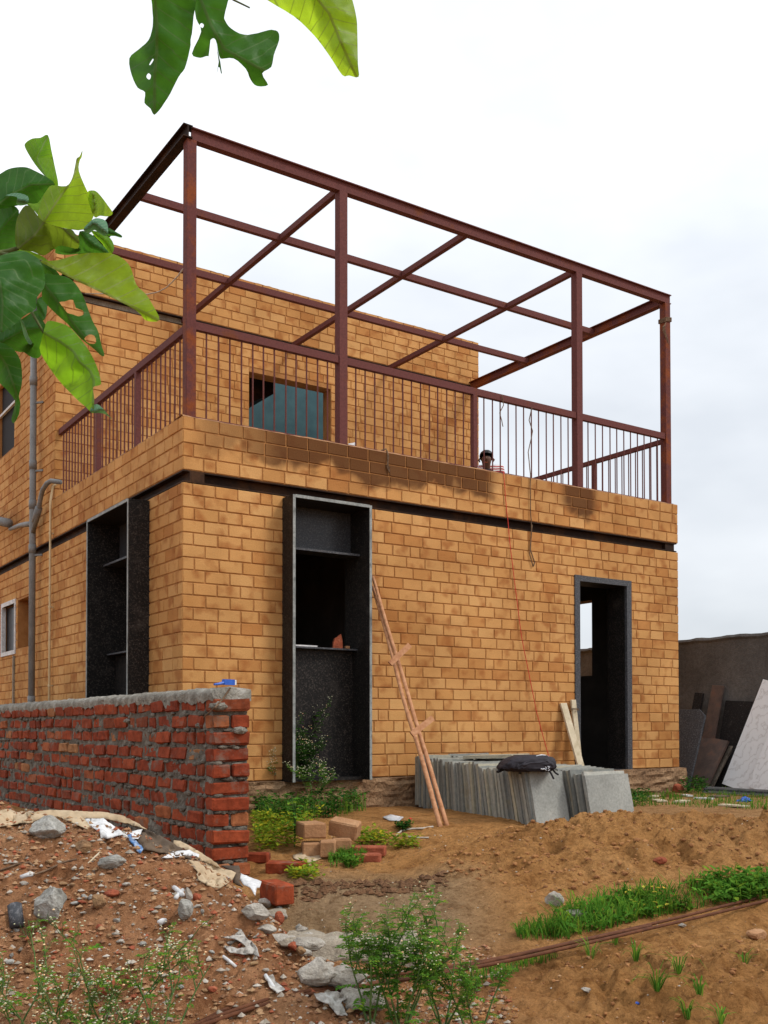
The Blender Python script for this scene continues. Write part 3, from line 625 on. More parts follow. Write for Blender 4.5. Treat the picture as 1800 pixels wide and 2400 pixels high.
# --- black granite box windows
def granite_window(axis, s0, s1, label):
    """box frame standing .19 m proud of the wall; axis is the direction along the wall"""
    root = bpy.data.objects.new('window', None); COL.objects.link(root); root.parent = house; root['label'] = label
    t = .026; z0, z1 = -.012, 2.378; y0, y1 = -.19, .215
    def bx(mat, name, a0, a1, c0, c1, zz0, zz1):
        b = MB()
        if axis == 'x': b.box(a0, a1, c0, c1, zz0, zz1)
        else: b.box(c0, c1, a0, a1, zz0, zz1)
        return b.build(name, mat, root)
    e = .004
    bx('granite', 'jamb', s0, s0+t, y0+e, y1, z0, z1); bx('granite', 'jamb', s1-t, s1, y0+e, y1, z0, z1)
    bx('granite', 'head', s0+t, s1-t, y0+e, y1, z1-t, z1)
    bx('granite', 'sill_slab', s0+t, s1-t, y0+.09, y1, z0, z0+t)
    for a0, a1 in ((s0-.002, s0+t-.004), (s1-t+.004, s1+.002)): bx('granedge', 'cut_edge', a0, a1, y0, y0+e, z0+.001, z1-.002)
    bx('granedge', 'cut_edge', s0+t-.004, s1-t+.004, y0, y0+e, z1-t+.003, z1+.002)
    bx('granitep', 'top_panel', s0+t, s1-t, .118, .150, 1.972, z1-t-.001)
    bx('granitep', 'shelf', s0+t, s1-t, -.035, .150, 1.950, 1.970)
    bx('granite', 'lower_panel', s0+t, s1-t, .085, .118, z0+t, 1.118)
    bx('granitep', 'sill', s0+t, s1-t, .005, .150, 1.119, 1.134)
    bx('graymd', 'shelf_edge', s0+t, s1-t, -.038, -.035, 1.951, 1.969); bx('graymd', 'sill_edge', s0+t, s1-t, .002, .005, 1.120, 1.134)
    return root
granite_window('x', .897, 1.676, 'tall black granite box window in the long wall')
granite_window('y', .715, 1.820, 'tall black granite box window round the corner')
# --- doorway
dr = bpy.data.objects.new('doorway', None); COL.objects.link(dr); dr.parent = house
def dpart(name, mat, *a):
    b = MB(); b.box(*a); return b.build(name, mat, dr)
t = .072
dpart('jamb', 'graymd', 4.293, 4.293+t, -.012, .022, -.02, 2.015); dpart('jamb', 'graymd', 5.132-t, 5.132, -.012, .022, -.02, 2.015)
dpart('head', 'graymd', 4.293+t+.001, 5.132-t-.001, -.0115, .022, 2.015-.06, 2.014)
dpart('reveal', 'granite', 4.311, 4.36, .0225, .275, -.02, 1.99); dpart('reveal', 'granite', 5.064, 5.114, .0225, .275, -.02, 1.99)
dpart('reveal', 'granite', 4.361, 5.063, .0225, .275, 1.957, 1.992); dpart('threshold', 'graymd', 4.36, 5.06, .0, .27, -.03, -.004)
# --- inner partition keeps the rooms dark
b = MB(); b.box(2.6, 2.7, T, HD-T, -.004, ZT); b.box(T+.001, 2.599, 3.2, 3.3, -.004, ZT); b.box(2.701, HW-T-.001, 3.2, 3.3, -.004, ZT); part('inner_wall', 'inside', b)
b = MB(); walls_with_openings(b, 'y', HW-T-.016, HW-T-.003, T+.01, 3.19, -.004, ZT-.004, [RW]); part('added_dark_lining', 'inside', b)  # dark wall sheets added to keep the rooms behind the openings black
b = MB(); b.box(T+.003, T+.016, 1.90, 3.19, -.004, ZT-.034); part('added_dark_lining', 'inside', b)
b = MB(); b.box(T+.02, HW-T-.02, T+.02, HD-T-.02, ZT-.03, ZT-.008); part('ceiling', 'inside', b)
# right wall window lining
b = MB(); b.box(HW-T-.01, HW+.01, RW[0]-.03, RW[1]+.03, RW[2]-.03, RW[2]+.004); part('window_sill', 'conc', b)
# --- small openings in the left wall
sw = bpy.data.objects.new('small_window', None); COL.objects.link(sw); sw.parent = house
b = MB(); y0, y1, z0, z1 = SA; e = .05
b.box(-.012, .04, y0-.01, y0+.03, z0-e, z1+e); b.box(-.012, .04, y1-.03, y1+.01, z0-e, z1+e); b.box(-.0115, .04, y0+.031, y1-.031, z1, z1+e); b.box(-.0115, .04, y0+.031, y1-.031, z0-e, z0); b.build('frame', 'white', sw)
b = MB(); b.box(.06, .066, y0+.001, y1-.001, z0+.001, z1-.001); b.build('pane', 'granitep', sw)
b = MB(); b.box(.16, .19, SB[0]-.02, SB[1]+.02, SB[2]-.02, SB[3]+.02); part('niche_back', 'plinth', b)
b = MB(); b.box(.06, .07, UL[0]+.001, UL[1]-.001, UL[2]+.001, UL[3]-.001); up = b.build('window', 'strap', house)
b = MB(); b.bar((.03, 5.25, 4.47), (.03, 6.1, 4.47), .03, .03); b.bar((.03, 5.27, 3.9), (.03, 5.27, 4.85), .03, .03); b.build('frame', 'white', up)
b = MB(); b.bar((-.012, 5.155, 1.32), (-.012, 5.155, -.1), .035, .02, X3); part('conduit', 'conc', b)

# --- pergola on the terrace
perg = bpy.data.objects.new('pergola', None); COL.objects.link(perg); perg.parent = house
def pbox(name, mat, *a):
    b = MB(); b.box(*a); return b.build(name, mat, perg, bevel=.003)
PZ0, PZ1 = 5.195, 5.297; pw = .083; py0 = .022
for xr, mt in ((.122, 'steelrust'), (1.560, 'steel'), (4.453, 'steel'), (5.823, 'steelrust')):
    p = pbox('post', mt, xr-pw, xr, py0, py0+pw, ZP-.006, PZ0-.001)
    b = MB(); b.box(xr-pw-.02, xr+.015, py0-.012, py0+pw+.02, ZP-.004, ZP+.008); b.build('base_plate', 'steel', p)
def cbeam(name, a, b_, w, h, mat='steel'):
    m_ = MB(); m_.bar(a, b_, w, h); return m_.build(name, mat, perg, bevel=.002)
def channel_x(y, x0, x1):
    b = MB(); b.box(x0, x1, y+.02, y+.032, PZ0+.009, PZ1-.009); b.box(x0, x1, y-.002, y+.07, PZ1-.009, PZ1); b.box(x0, x1, y+.004, y+.07, PZ0, PZ0+.009); return b
def channel_y(x, y0, y1, sgn):
    b = MB(); b.box(x-.006, x+.006, y0, y1, PZ0+.009, PZ1-.009)
    a0, a1 = (x-.04, x+.04); b.box(a0, a1, y0, y1, PZ1-.009, PZ1); b.box(a0, a1, y0, y1, PZ0, PZ0+.009); return b
channel_x(.02, .082, 5.84).build('front_beam', 'steel', perg)
channel_y(.040, .005, UY+.05, -1).build('side_beam', 'beamdark', perg)
channel_y(5.79, .095, UY+.05, 1).build('side_beam', 'steelrust', perg)
for x in (1.50, 2.95, 4.40): cbeam('cross_beam', (x, .09, 5.225), (x, UY+.05, 5.225), .05, .058)
for y in (1.17, 2.34): cbeam('purlin', (.05, y, 5.232), (5.78, y, 5.232), .05, .068)
cbeam('purlin', (.05, UY-.10, 5.40), (5.78, UY-.10, 5.40), .05, .07) if False else None
# --- railing
rail = bpy.data.objects.new('railing', None); COL.objects.link(rail); rail.parent = house
def rbar(name, a, b_, w, h, mat='steel'):
    m_ = MB(); m_.bar(a, b_, w, h); return m_.build(name, mat, rail, bevel=.002)
RZ = 3.69
for a, b_ in ((.123, 1.476), (1.561, 4.369), (4.454, 5.739)): rbar('top_rail', (a, .055, RZ), (b_, .055, RZ), .045, .066)
rbar('top_rail', (.062, .107, RZ-.03), (.062, UY-.004, RZ-.03), .045, .062); rbar('top_rail', (5.80, .107, RZ-.03), (5.80, UY-.004, RZ-.03), .045, .05)
for a, b_ in ((.123, 1.476), (1.561, 4.369), (4.454, 5.739)): rbar('bottom_rail', (a, .055, ZP+.014), (b_, .055, ZP+.014), .03, .012)
rbar('bottom_rail', (.062, .107, ZP+.014), (.062, UY-.01, ZP+.014), .03, .012); rbar('bottom_rail', (5.80, .107, ZP+.014), (5.80, UY-.01, ZP+.014), .03, .012)
rbar('rail_post', (3.02, .055, ZP+.021), (3.02, .055, RZ-.034), .052, .052); rbar('rail_post', (.062, 1.18, ZP+.021), (.062, 1.18, RZ-.062), .05, .05); rbar('rail_post', (.062, 2.26, ZP+.021), (.062, 2.26, RZ-.062), .05, .05)
for y in (1.18, 2.26): rbar('rail_post', (5.80, y, ZP+.021), (5.80, y, RZ-.056), .05, .05)
bm_cache = {}
def baluster(x, y, z1):
    key = round(z1, 3)
    if key not in bm_cache:
        q = MB(); q.tube([(0, 0, ZP+.0205), (0, 0, z1)], .0072, 6); m_ = bpy.data.meshes.new('baluster'); m_.from_pydata(q.v, [], q.f); m_.update(); m_.materials.append(MAT['steel']); bm_cache[key] = m_
    o = bpy.data.objects.new('baluster', bm_cache[key]); COL.objects.link(o); o.parent = rail; o.location = (x, y, 0)
rr = random.Random(3)
for a, b_ in ((.123, 1.476), (1.561, 2.994), (3.046, 4.369), (4.454, 5.739)):
    n = round((b_-a)/.104); 
    for i in range(1, n): baluster(a+(b_-a)*i/n+rr.uniform(-.004, .004), .055, RZ-.034)
for xx, zz in ((.062, RZ-.062), (5.80, RZ-.056)):
    for a, b_ in ((.107, 1.155), (1.205, 2.235), (2.285, UY-.02)):
        n = round((b_-a)/.104)
        for i in range(1, n): baluster(xx, a+(b_-a)*i/n, zz)
# --- drain pipes on the left wall
dp = bpy.data.objects.new('drain_pipe', None); COL.objects.link(dp); dp.parent = house
def dpipe(name, pts, r, mat='pvc', n=12):
    q = MB(); q.tube(pts, r, n); return q.build(name, mat, dp, smooth=True)
PX, PY = -.085, 4.07
pm = dpipe('pipe', [(PX, PY, -.3), (PX, PY, 5.75)], .036)
for z in (.75, 2.45, 2.95, 3.4, 4.35): dpipe('socket', [(PX, PY, z-.05), (PX, PY, z+.05)], .042)
for z in (.62, 2.38, 3.33, 4.10):
    q = MB(); q.bar((PX, PY, z), (.0, PY-.10, z), .02, .02); q.build('bracket', 'pvc', dp)
def lp(px, py, x=PX): p = plane(px, py, 0, x); return (p.x, p.y, p.z)
dpipe('branch', [(PX, PY, 2.62), lp(88, 1205), lp(95, 1168), lp(100, 1148), lp(110, 1133), lp(119, 1127, -.05), (0.02, lp(119, 1127)[1], lp(119, 1127)[2])], .026)
dpipe('socket', [lp(82, 1222), lp(91, 1190)], .040)
dpipe('branch', [(PX, PY, lp(70, 1232)[2]), lp(62, 1229), lp(48, 1231), lp(24, 1240)], [.032, .032, .026, .022])
dpipe('branch', [lp(-30, 1215, -.12), lp(20, 1226, -.12)], .055)
cpp = bpy.data.objects.new('water_pipe', None); COL.objects.link(cpp); cpp.parent = house
q = MB(); cy_ = plane(117, 1400, 0, -.035).y
q.tube([(-.035, cy_, -.3), (-.035, cy_, 1.5), (-.038, cy_-.01, 2.9), (-.02, cy_-.04, 3.06), (.01, cy_-.05, 3.08)], .0125, 10); q.build('pipe', 'cream', cpp, smooth=True)
for z in (.9, 1.75, 2.55):
    q = MB(); q.tube([(-.035, cy_, z-.012), (-.035, cy_, z+.012)], .018, 10); q.bar((-.035, cy_, z), (0, cy_, z), .02, .012); q.build('clip', 'cream', cpp)

# ------------------------------------------------------------------ red brick garden wall
XW, YW0, WT = -.804, -2.354, .23
rw = thing('red_brick_wall', 'unfinished red brick wall with thick grey mortar and a rough concrete top', 'wall', (XW, YW0, -.4))
RO = Vector((XW, YW0, -.4))
WZ0, NCO, CH = -.50, 12, .0925
def lump_brick(lx, ly, lz, rnd, j=.0095):
    """a worn brick: chamfered box with wandering corners"""
    bm = bmesh.new(); bmesh.ops.create_cube(bm, size=1)
    for v in bm.verts: v.co = Vector((v.co.x*lx, v.co.y*ly, v.co.z*lz))
    bmesh.ops.bevel(bm, geom=list(bm.edges), offset=.008, segments=1, affect='EDGES', profile=.6)
    for v in bm.verts: v.co += Vector((rnd.uniform(-j, j), rnd.uniform(-j, j), rnd.uniform(-j, j)))*.6
    me = bpy.data.meshes.new('brick'); bm.to_mesh(me); bm.free(); me.materials.append(MAT['redbrick']); return me
rnd = random.Random(21)
stret = [lump_brick(.205, .105, .070, rnd) for _ in range(6)]; endb = [lump_brick(.226, .105, .072, rnd, .008) for _ in range(5)]; endh = [lump_brick(.106, .105, .072, rnd, .008) for _ in range(4)]; half = [lump_brick(.10, .105, .070, rnd) for _ in range(3)]
def put_brick(me, c, rz):
    o = bpy.data.objects.new('brick', me); COL.objects.link(o); o.parent = rw; o.location = Vector(c)-RO
    o.rotation_euler = (rnd.uniform(-.045, .045), rnd.uniform(-.035, .035), rz+rnd.uniform(-.05, .05)); return o
for k in range(NCO):
    z = WZ0+CH*(k+.5)+rnd.uniform(-.003, .003); y = YW0; first = True
    yy = YW0+(-.008 if k % 2 else .006)
    if k % 3 == 1:
        put_brick(endh[k % 4], (XW+.053, yy+.053, z), 0); put_brick(endh[(k+1) % 4], (XW+.175, yy+.053+rnd.uniform(-.01, .01), z), 0)
    else: put_brick(endb[k % 5], (XW+.113, yy+.053, z), 0)      # brick across the end
    y = yy+.128
    if k % 2: put_brick(rnd.choice(half), (XW+.051, y+.05, z), pi/2); y += .128
    while y < YW0+5.6:
        r = rnd.random()
        me_ = rnd.choice(stret) if r > .12 else rnd.choice(half); L = .205 if r > .12 else .10
        put_brick(me_, (XW+.051+rnd.uniform(-.011, .009), y+L/2, z+rnd.uniform(-.004, .004)), pi/2); y += L+rnd.uniform(.026, .046)
# mortar body with uneven squeezed joints
b = MB(); n, m = 260, 60; vs = []
for j in range(m+1):
    for i in range(n+1):
        s = YW0+.006+5.9*i/n; z = WZ0-.1+(NCO*CH+.1)*j/m
        q = .006*noise.noise(Vector((s*13, z*13, 1)))+.007*noise.noise(Vector((s*37, z*37, 4)))
        vs.append((XW+.007-max(-.004, q*1.25), s, z))
fs = [((j+1)*(n+1)+i, (j+1)*(n+1)+i+1, j*(n+1)+i+1, j*(n+1)+i) for j in range(m) for i in range(n)]
b.add(vs, [tuple(reversed(f)) for f in fs] if False else fs)
n = 12; vs = []
for j in range(m+1):
    for i in range(n+1):
        s = XW+.006+(WT-.012)*i/n; z = WZ0-.1+(NCO*CH+.1)*j/m
        vs.append((s, YW0+.024-.010*noise.noise(Vector((s*25, 2, z*25)))-.006*noise.noise(Vector((s*60, 7, z*60))), z))
b.add(vs, [(j*(n+1)+i, j*(n+1)+i+1, (j+1)*(n+1)+i+1, (j+1)*(n+1)+i) for j in range(m) for i in range(n)])
b.box(XW+.022, XW+WT-.01, YW0+.03, YW0+5.9, WZ0-.1, WZ0+NCO*CH)
b.build('mortar_core', 'mortar', rw, RO)
# concrete cap
b = MB(); n = 300; zc = WZ0+NCO*CH; vs = []
prof = [(-.004, -.02), (-.010, .012), (-.004, .034), (.03, .050), (.11, .054), (.19, .050), (.235, .034), (.236, -.02)]
for i in range(n+1):
    s = YW0-.004+5.9*i/n
    for kx, (px_, pz_) in enumerate(prof):
        a = .016*noise.noise(Vector((s*11, kx*1.7, 3)))+.012*noise.noise(Vector((s*33, kx*2.3, 8)))
        d = -.06*max(0, noise.noise(Vector((s*5, 1, 1))))-.03*max(0, noise.noise(Vector((s*19, 4, 1)))) if kx == 0 else 0
        vs.append((XW+px_+a*.6, s, zc+pz_+a+d))
K = len(prof)
fs = [(i*K+k+1, i*K+k, (i+1)*K+k, (i+1)*K+k+1) for i in range(n) for k in range(K-1)]; fs.append(tuple(range(K)))
b.add(vs, [tuple(reversed(f)) for f in fs]); b.build('concrete_cap', 'cap', rw, RO, smooth=True)
for (px, py, sx) in ((512, 1655, .05), (560, 1712, .045), (470, 1700, .03), (300, 1690, .03)):      # squeezed lumps of mortar
    q = depth(px, py, 5.78); 
    bm = bmesh.new(); bmesh.ops.create_icosphere(bm, subdivisions=3, radius=1)
    for v in bm.verts:
        f = 1+.35*noise.noise(v.co*2.3+Vector((px, 0, 0))); v.co = Vector((v.co.x*sx*f, v.co.y*sx*.8*f, v.co.z*sx*.5*f))
    me_ = bpy.data.meshes.new('mortar_lump'); bm.to_mesh(me_); bm.free()
    o = link('mortar_lump', me_, 'cap', rw, True); pp = plane(px, py, 1, YW0+.0) if px > 500 else plane(px, py, 0, XW); o.location = pp-RO
q = MB(); bm = bmesh.new(); bmesh.ops.create_icosphere(bm, subdivisions=2, radius=1); iv0 = [v.co.copy() for v in bm.verts]; if0 = [tuple(v.index for v in f.verts) for f in bm.faces]; bm.free()
for i in range(420):      # mortar squeezed out of the joints
    k = rnd.randrange(1, NCO+1); y = YW0+.1+5.2*rnd.random()**1.5; z = WZ0+CH*k+rnd.uniform(-.012, .008); sx = rnd.uniform(.006, .016); ly = rnd.uniform(1, 3.5); sv = Vector((i*1.3, 0, 0))
    if rnd.random() < .12: y = YW0; 
    vs = []
    for c in iv0:
        f = sx*(1+.45*noise.noise(c*1.8+sv)); vs.append((XW+.002+c.x*f*.75, y+c.y*f*ly, z+c.z*f*.9) if y > YW0 else (XW+.03+.17*((i*.37) % 1)+c.x*f*ly, YW0+.012+c.y*f, z+c.z*f*.9))
    q.add(vs, if0)
o = q.build('squeezed_mortar', 'mortar', rw, RO, smooth=True); o['kind'] = 'stuff'
# bent wire sticking out of the wall top, blue scraper lying on it
q = MB(); q.tube([plane(540, 1612, 1, YW0-.01), plane(524, 1636, 1, YW0-.012), plane(505, 1657, 0, XW-.012), plane(478, 1681, 0, XW-.012)], .005, 6); q.build('wire', 'rope', rw, RO)
bl = plane(530, 1600, 1, YW0+.10)
sc = thing('paint_brush', 'blue plastic handled paint brush lying on the end of the red brick wall', 'paint brush', (bl.x, bl.y, .675))
q = MB(); c = Vector((bl.x+.015, bl.y, .698)); a = (X3*.96+Y3*.25).normalized(); bb = Z3.cross(a)
q.obox(c, a, bb, Z3, .038, .012, .016); q.build('head', 'bluep', sc, sc.location)
q = MB(); q.obox(c+a*.043, a, bb, Z3, .006, .012, .014); q.build('ferrule', 'white', sc, sc.location)
q = MB(); q.tube([c-a*.034+Z3*-.004, c-a*.07+Z3*-.012, c-a*.105+Z3*-.016], [.010, .007, .006], 8); q.build('handle', 'bluep', sc, sc.location)

# ------------------------------------------------------------------ plastered boundary wall on the right, with what leans on it
XB = 7.1
bw = thing('plastered_wall', 'dark cement plastered boundary wall beyond the house', 'wall', (XB, 2, -.3)); BO = Vector((XB, 2, -.3))
b = MB(); n = 220; vs = []; m = 10
for i in range(n+1):
    y = -9+20*i/n; zt = 1.545+.012*noise.noise(Vector((y*3, 0, 0)))+.018*noise.noise(Vector((y*17, 2, 0)))
    vs += [(XB-.004*noise.noise(Vector((y*4, 1, 5))), y, -.45), (XB-.004*noise.noise(Vector((y*5, 1, 9))), y, zt-.06), (XB-.020-.010*noise.noise(Vector((y*20, 1, 9))), y, zt-.03), (XB-.004, y, zt), (XB+.11, y, zt+.01), (XB+.2, y, zt-.03), (XB+.2, y, -.45)]
K = 7; fs = [(i*K+k, i*K+k+1, (i+1)*K+k+1, (i+1)*K+k) for i in range(n) for k in range(K-1)]
b.add(vs, fs); b.build('plaster_face', 'plaster', bw, BO, smooth=False)
def lean(name, label, cat, base, xt, w, thick, L, mat, tilt=0., group=None, top_cut=0):
    """a board standing on the ground at base (x,y) and leaning to x=xt; w along y, tilt = sideways lean"""
    x0, y0 = base; z0 = gz(x0, y0)-.01
    dx = xt-x0; h = sqrt(max(.01, L*L-dx*dx)); up_ = Vector((dx, tilt, h)).normalized(); ay = (Y3-up_*up_.dot(Y3)).normalized(); nn = up_.cross(ay)
    o = thing(name, label, cat, (x0, y0, z0), group); q = MB(); P = Vector((x0, y0, z0))
    pts = [(-w/2, 0), (w/2, 0), (w/2, L), (-w/2+top_cut, L), (-w/2, L-top_cut*.8)] if top_cut else [(-w/2, 0), (w/2, 0), (w/2, L), (-w/2, L)]
    A = [P+ay*a+up_*c+nn*(thick/2) for a, c in pts]; B = [P+ay*a+up_*c-nn*(thick/2) for a, c in pts]; k = len(pts)
    fs = [tuple(range(k)), tuple(reversed(range(k, 2*k)))]+[(i, i+k, (i+1) % k+k, (i+1) % k) for i in range(k)]
    q.add(A+B, fs); ob = q.build('board', mat, o, P, bevel=.002); return o, P, up_, ay, nn
def basept(px, py):
    p = ghit(px, py); return (p.x, p.y)
lean('granite_sheet', 'dark grey granite slab with a clipped corner beside the house corner', 'slab', (6.22, .45), 6.55, .62, .03, .98, 'graymd', 0., None, .10)
lean('granite_sheet', 'brownish grey stone slab leaning in front of two narrow boards', 'slab', (6.62, .50), 6.92, .60, .03, .66, 'plankred', -.10)
lean('narrow_board', 'narrow board covered in black and white paint splashes', 'board', (6.80, .72), 7.02, .13, .025, 1.16, 'plankblk', -.10)
o, P, up_, ay, nn = lean('narrow_board', 'brown plank with a lath nailed over its stained top', 'board', (6.80, .45), 7.03, .17, .025, 1.24, 'plankred', -.10)
q = MB(); q.obox(P+up_*1.12-nn*.02+ay*.02, ay, up_, nn, .06, .12, .006); q.build('stained_top', 'rockr', o, P)
for i in range(5):
    q = MB(); q.obox(P+up_*(1.04+.04*i)-nn*.028-ay*.03, ay, up_, nn, .035, .004, .003); q.build('drip', 'white', o, P)
lean('wide_board', 'wide black board with white paint drips beside the marble', 'board', (6.86, .12), 7.05, .40, .02, 1.05, 'plankblk', -.06)
lean('wooden_strip', 'thin weathered wooden strip leaning at the edge of the black board', 'board', (6.70, .22), 6.98, .06, .02, .62, 'bark', -.12)
lean('marble_sheet', 'large white veined marble slab leaning on the dark wall', 'slab', (6.72, -.22), 7.06, .62, .022, 1.30, 'marble', -.34)
lean('marble_sheet', 'narrower white marble slab resting on the face of the large one', 'slab', (6.66, -.52), 7.00, .42, .022, 1.22, 'marble', -.30)
lean('marble_offcut', 'cream marble offcut at the edge of the white slabs', 'slab', (6.62, -.80), 6.97, .22, .022, 1.05, 'palewood', -.28)
gp = ghit(1740, 1862)
o = thing('aluminium_section', 'bundle of grey metal window sections lying before the marble', 'metal section', (gp.x, gp.y, gp.z))
for i, (dz, c) in enumerate(((.012, 'pvc'), (.034, 'graymd'), (.055, 'pvc'))):
    q = MB(); q.bar(gp+Vector((-.1+.02*i, .42, dz)), gp+Vector((.05, -.9, dz)), .05-.008*i, .02); q.build('section', c, o, gp)
# scraps of tile lying in the grass
for i, (px, py, s, lab) in enumerate(((1545, 1878, .16, 'long cream tile shard among the grass'), (1598, 1880, .17, 'flat cream tile scrap at the edge of the sand'), (1650, 1873, .13, 'small white tile shard near the marble'),
        (1530, 1868, .10, 'pale tile chip by the plinth'), (1720, 1890, .18, 'pale stone strip on the sand edge'), (1610, 1866, .11, 'thin white tile strip in the grass'), (1685, 1868, .18, 'brown rotten board in the grass'))):
    p = ghit(px, py); o = thing('tile_scrap', lab, 'tile', tuple(p), None); q = MB(); ang = random.uniform(0, 3); a = Vector((cos(ang), sin(ang), 0))
    c = 'plankred' if 'brown' in lab else 'white' if 'white' in lab else 'palewood'
    q.obox(p+Z3*.008, a, Z3.cross(a), Z3, s*.7, s*.3, .007); q.build('tile', c, o, p)
def crumple(name, label, cat, px, py, s, mat, seed, flatz=.45, group=None):
    p = ghit(px, py); bm = bmesh.new(); bmesh.ops.create_icosphere(bm, subdivisions=3, radius=1); sv = Vector((seed*3.1, seed, 0))
    for v in bm.verts:
        f = 1+.55*noise.noise(v.co*2.1+sv)+.25*noise.noise(v.co*5+sv); v.co = Vector((v.co.x*s*f, v.co.y*s*.7*f, max(-.2*s, v.co.z*s*flatz*f)))
    me_ = bpy.data.meshes.new(name); bm.to_mesh(me_); bm.free(); o = link(name, me_, mat); o.location = p; o.rotation_euler.z = seed; return tag(o, label, cat, group)
crumple('plastic_bag', 'crumpled blue plastic bag in the grass before the marble', 'bag', 1745, 1878, .08, 'bluep', 1.3)
crumple('plastic_bag', 'scrap of blue plastic at the foot of the black board', 'bag', 1672, 1850, .05, 'bluep', 2.3)

# ------------------------------------------------------------------ stone slabs stacked on edge
def make_slab(w, h, th, seed):
    r = random.Random(seed); bm = bmesh.new(); bmesh.ops.create_cube(bm, size=1)
    for v in bm.verts: v.co = Vector((v.co.x*w, v.co.y*th, v.co.z*h+h/2))
    bmesh.ops.subdivide_edges(bm, edges=[e for e in bm.edges if e.calc_length() > .2], cuts=3, use_grid_fill=True)
    for v in bm.verts: v.co += Vector((r.uniform(-.003, .003), r.uniform(-.0015, .0015), r.uniform(-.003, .003)))
    me = bpy.data.meshes.new('paving_stone'); bm.to_mesh(me); bm.free(); me.materials.append(MAT['slabst']); return me
meA = [make_slab(.33, .44, .024+.004*(i % 3), i) for i in range(5)]; meB = [make_slab(.45, .44, .024+.004*(i % 3), i+9) for i in range(5)]
meAf = make_slab(.33, .44, .028, 77); meBf = make_slab(.45, .44, .028, 78)
for m_ in (meAf, meBf): m_.materials.clear(); m_.materials.append(MAT['slabgrey'])
rs = random.Random(5)
def put_slab(me, x, y, lean_, label, grp, rz=0):
    o = bpy.data.objects.new('paving_stone', me); COL.objects.link(o); o.location = (x, y, -.255+.040*y+rs.uniform(-.012, .014)); o.rotation_euler = (-lean_+rs.uniform(-.015, .015), rs.uniform(-.02, .02), rz+rs.uniform(-.03, .03)); o.scale = (rs.uniform(.95, 1.05), 1, rs.uniform(.97, 1.04))
    return tag(o, label, 'stone slab', grp)
NA = 46
for i in range(NA):
    f = i/(NA-1); y = -.16-1.80*f; x = 2.165-.20*f+.165+rs.uniform(-.008, .008); ln = .02+.22*f
    if i == NA-1: put_slab(meAf, x, y, ln, 'front slab of the slab stack under the backpack, its grey face showing', None, -.02)
    else: put_slab(meA[i % 5], x, y, ln, 'grey green stone slab standing on edge in the long stack', 'stone slabs stacked on edge')
NB = 50
for i in range(NB):
    f = i/(NB-1); y = -.20-1.98*f; x = 2.53-.20*f+.225+rs.uniform(-.008, .008); ln = .02+.20*f
    if i == NB-1: put_slab(meBf, x, y, ln, 'outermost slab of the slab stack, its whole grey face showing', None, -.02)
    else: put_slab(meB[i % 5], x, y, ln, 'stone slab standing on edge in the row behind the outermost slab', 'stone slabs in the second row')
# one slab lying flat on the stack
o = bpy.data.objects.new('paving_stone', meB[1]); COL.objects.link(o); o.location = (2.45, -.62, .185); o.rotation_euler = (radians(90), 0, .5); o.rotation_euler.x = radians(88)
tag(o, 'stone slab lying flat on top of the stacked slabs', 'stone slab')

# backpack lying on the slabs
bc = Vector((2.02, -1.80, .088)); bpk = thing('backpack', 'black backpack lying on the stacked stone slabs', 'backpack', tuple(bc))
ax_ = (RGT*1.0+Vector((FWD.x, FWD.y, 0))*.15); ax_.z = 0; ax_.normalize(); ay_ = Z3.cross(ax_)
def bagshape(sx, sy, sz, off, seed, name, mat, pw=.6):
    bm = bmesh.new(); bmesh.ops.create_uvsphere(bm, u_segments=40, v_segments=24, radius=1)
    for v in bm.verts:
        c = v.co; sg = lambda q, e: math.copysign(abs(q)**e, q)
        p = Vector((sg(c.x, pw), sg(c.y, pw), sg(c.z, .8))); p.x *= sx; p.y *= sy
        p.z = p.z*sz*(1-.40*max(0, -c.x)+.10*c.x) if p.z > 0 else p.z*sz*.45
        p += Vector((0, 0, 1))*.010*noise.noise(Vector((c.x*3, c.y*3, seed)))+Vector((1, 1, .9))*.012*noise.noise(c*4.5+Vector((seed, 0, 0)))
        v.co = ax_*(p.x+off[0])+ay_*(p.y+off[1])+Z3*(p.z+off[2])
    me_ = bpy.data.meshes.new(name); bm.to_mesh(me_); bm.free(); return link(name, me_, mat, bpk, True)
bagshape(.205, .15, .085, (0, 0, .058), 1, 'body', 'black', .42); bagshape(.15, .03, .05, (.02, -.135, .055), 4, 'front_pocket', 'black'); bagshape(.07, .12, .045, (-.15, 0, .05), 6, 'top_flap', 'black')
for k, (dx, dy) in enumerate(((.12, -.13), (.165, -.10))):
    q = MB(); pts = [bc+ax_*(dx)+ay_*dy+Z3*.04, bc+ax_*(dx+.015)+ay_*(dy-.03)+Z3*.012, bc+ax_*(dx+.03)+ay_*(dy-.05)-Z3*(.03 if k == 0 else 0)]; q.tube(pts, .007, 6); q.build('strap', 'strap', bpk, bc)
q = MB(); q.tube([bc-ax_*.17+Z3*.05, bc-ax_*.21-ay_*.02+Z3*.03, bc-ax_*.245-ay_*.05+Z3*.02], [.016, .014, .010], 8); q.build('handle_loop', 'strap', bpk, bc)
def bagdecal(name, pts, r):
    q = MB(); q.tube([bc+ax_*a+ay_*(-.165-.004*0)+Z3*c for a, c in pts], r, 6); q.build(name, 'print', bpk, bc)
q = MB(); q.tube([bc+ax_*(.19*cos(a_))+ay_*(.14*sin(a_)-.004)+Z3*(.086-.02*cos(a_)*-1) for a_ in [2*pi*i/30 for i in range(16, 30)]], .0035, 5); q.build('zip', 'strap', bpk, bc)
bagdecal('emblem', [(.055, .045), (.07, .042), (.085, .045)], .005)
bagdecal('emblem', [(.092, .060), (.098, .050), (.090, .040), (.099, .033)], .004)
bagdecal('emblem', [(.108, .062), (.122, .058), (.112, .047), (.124, .036), (.110, .030)], .0045)
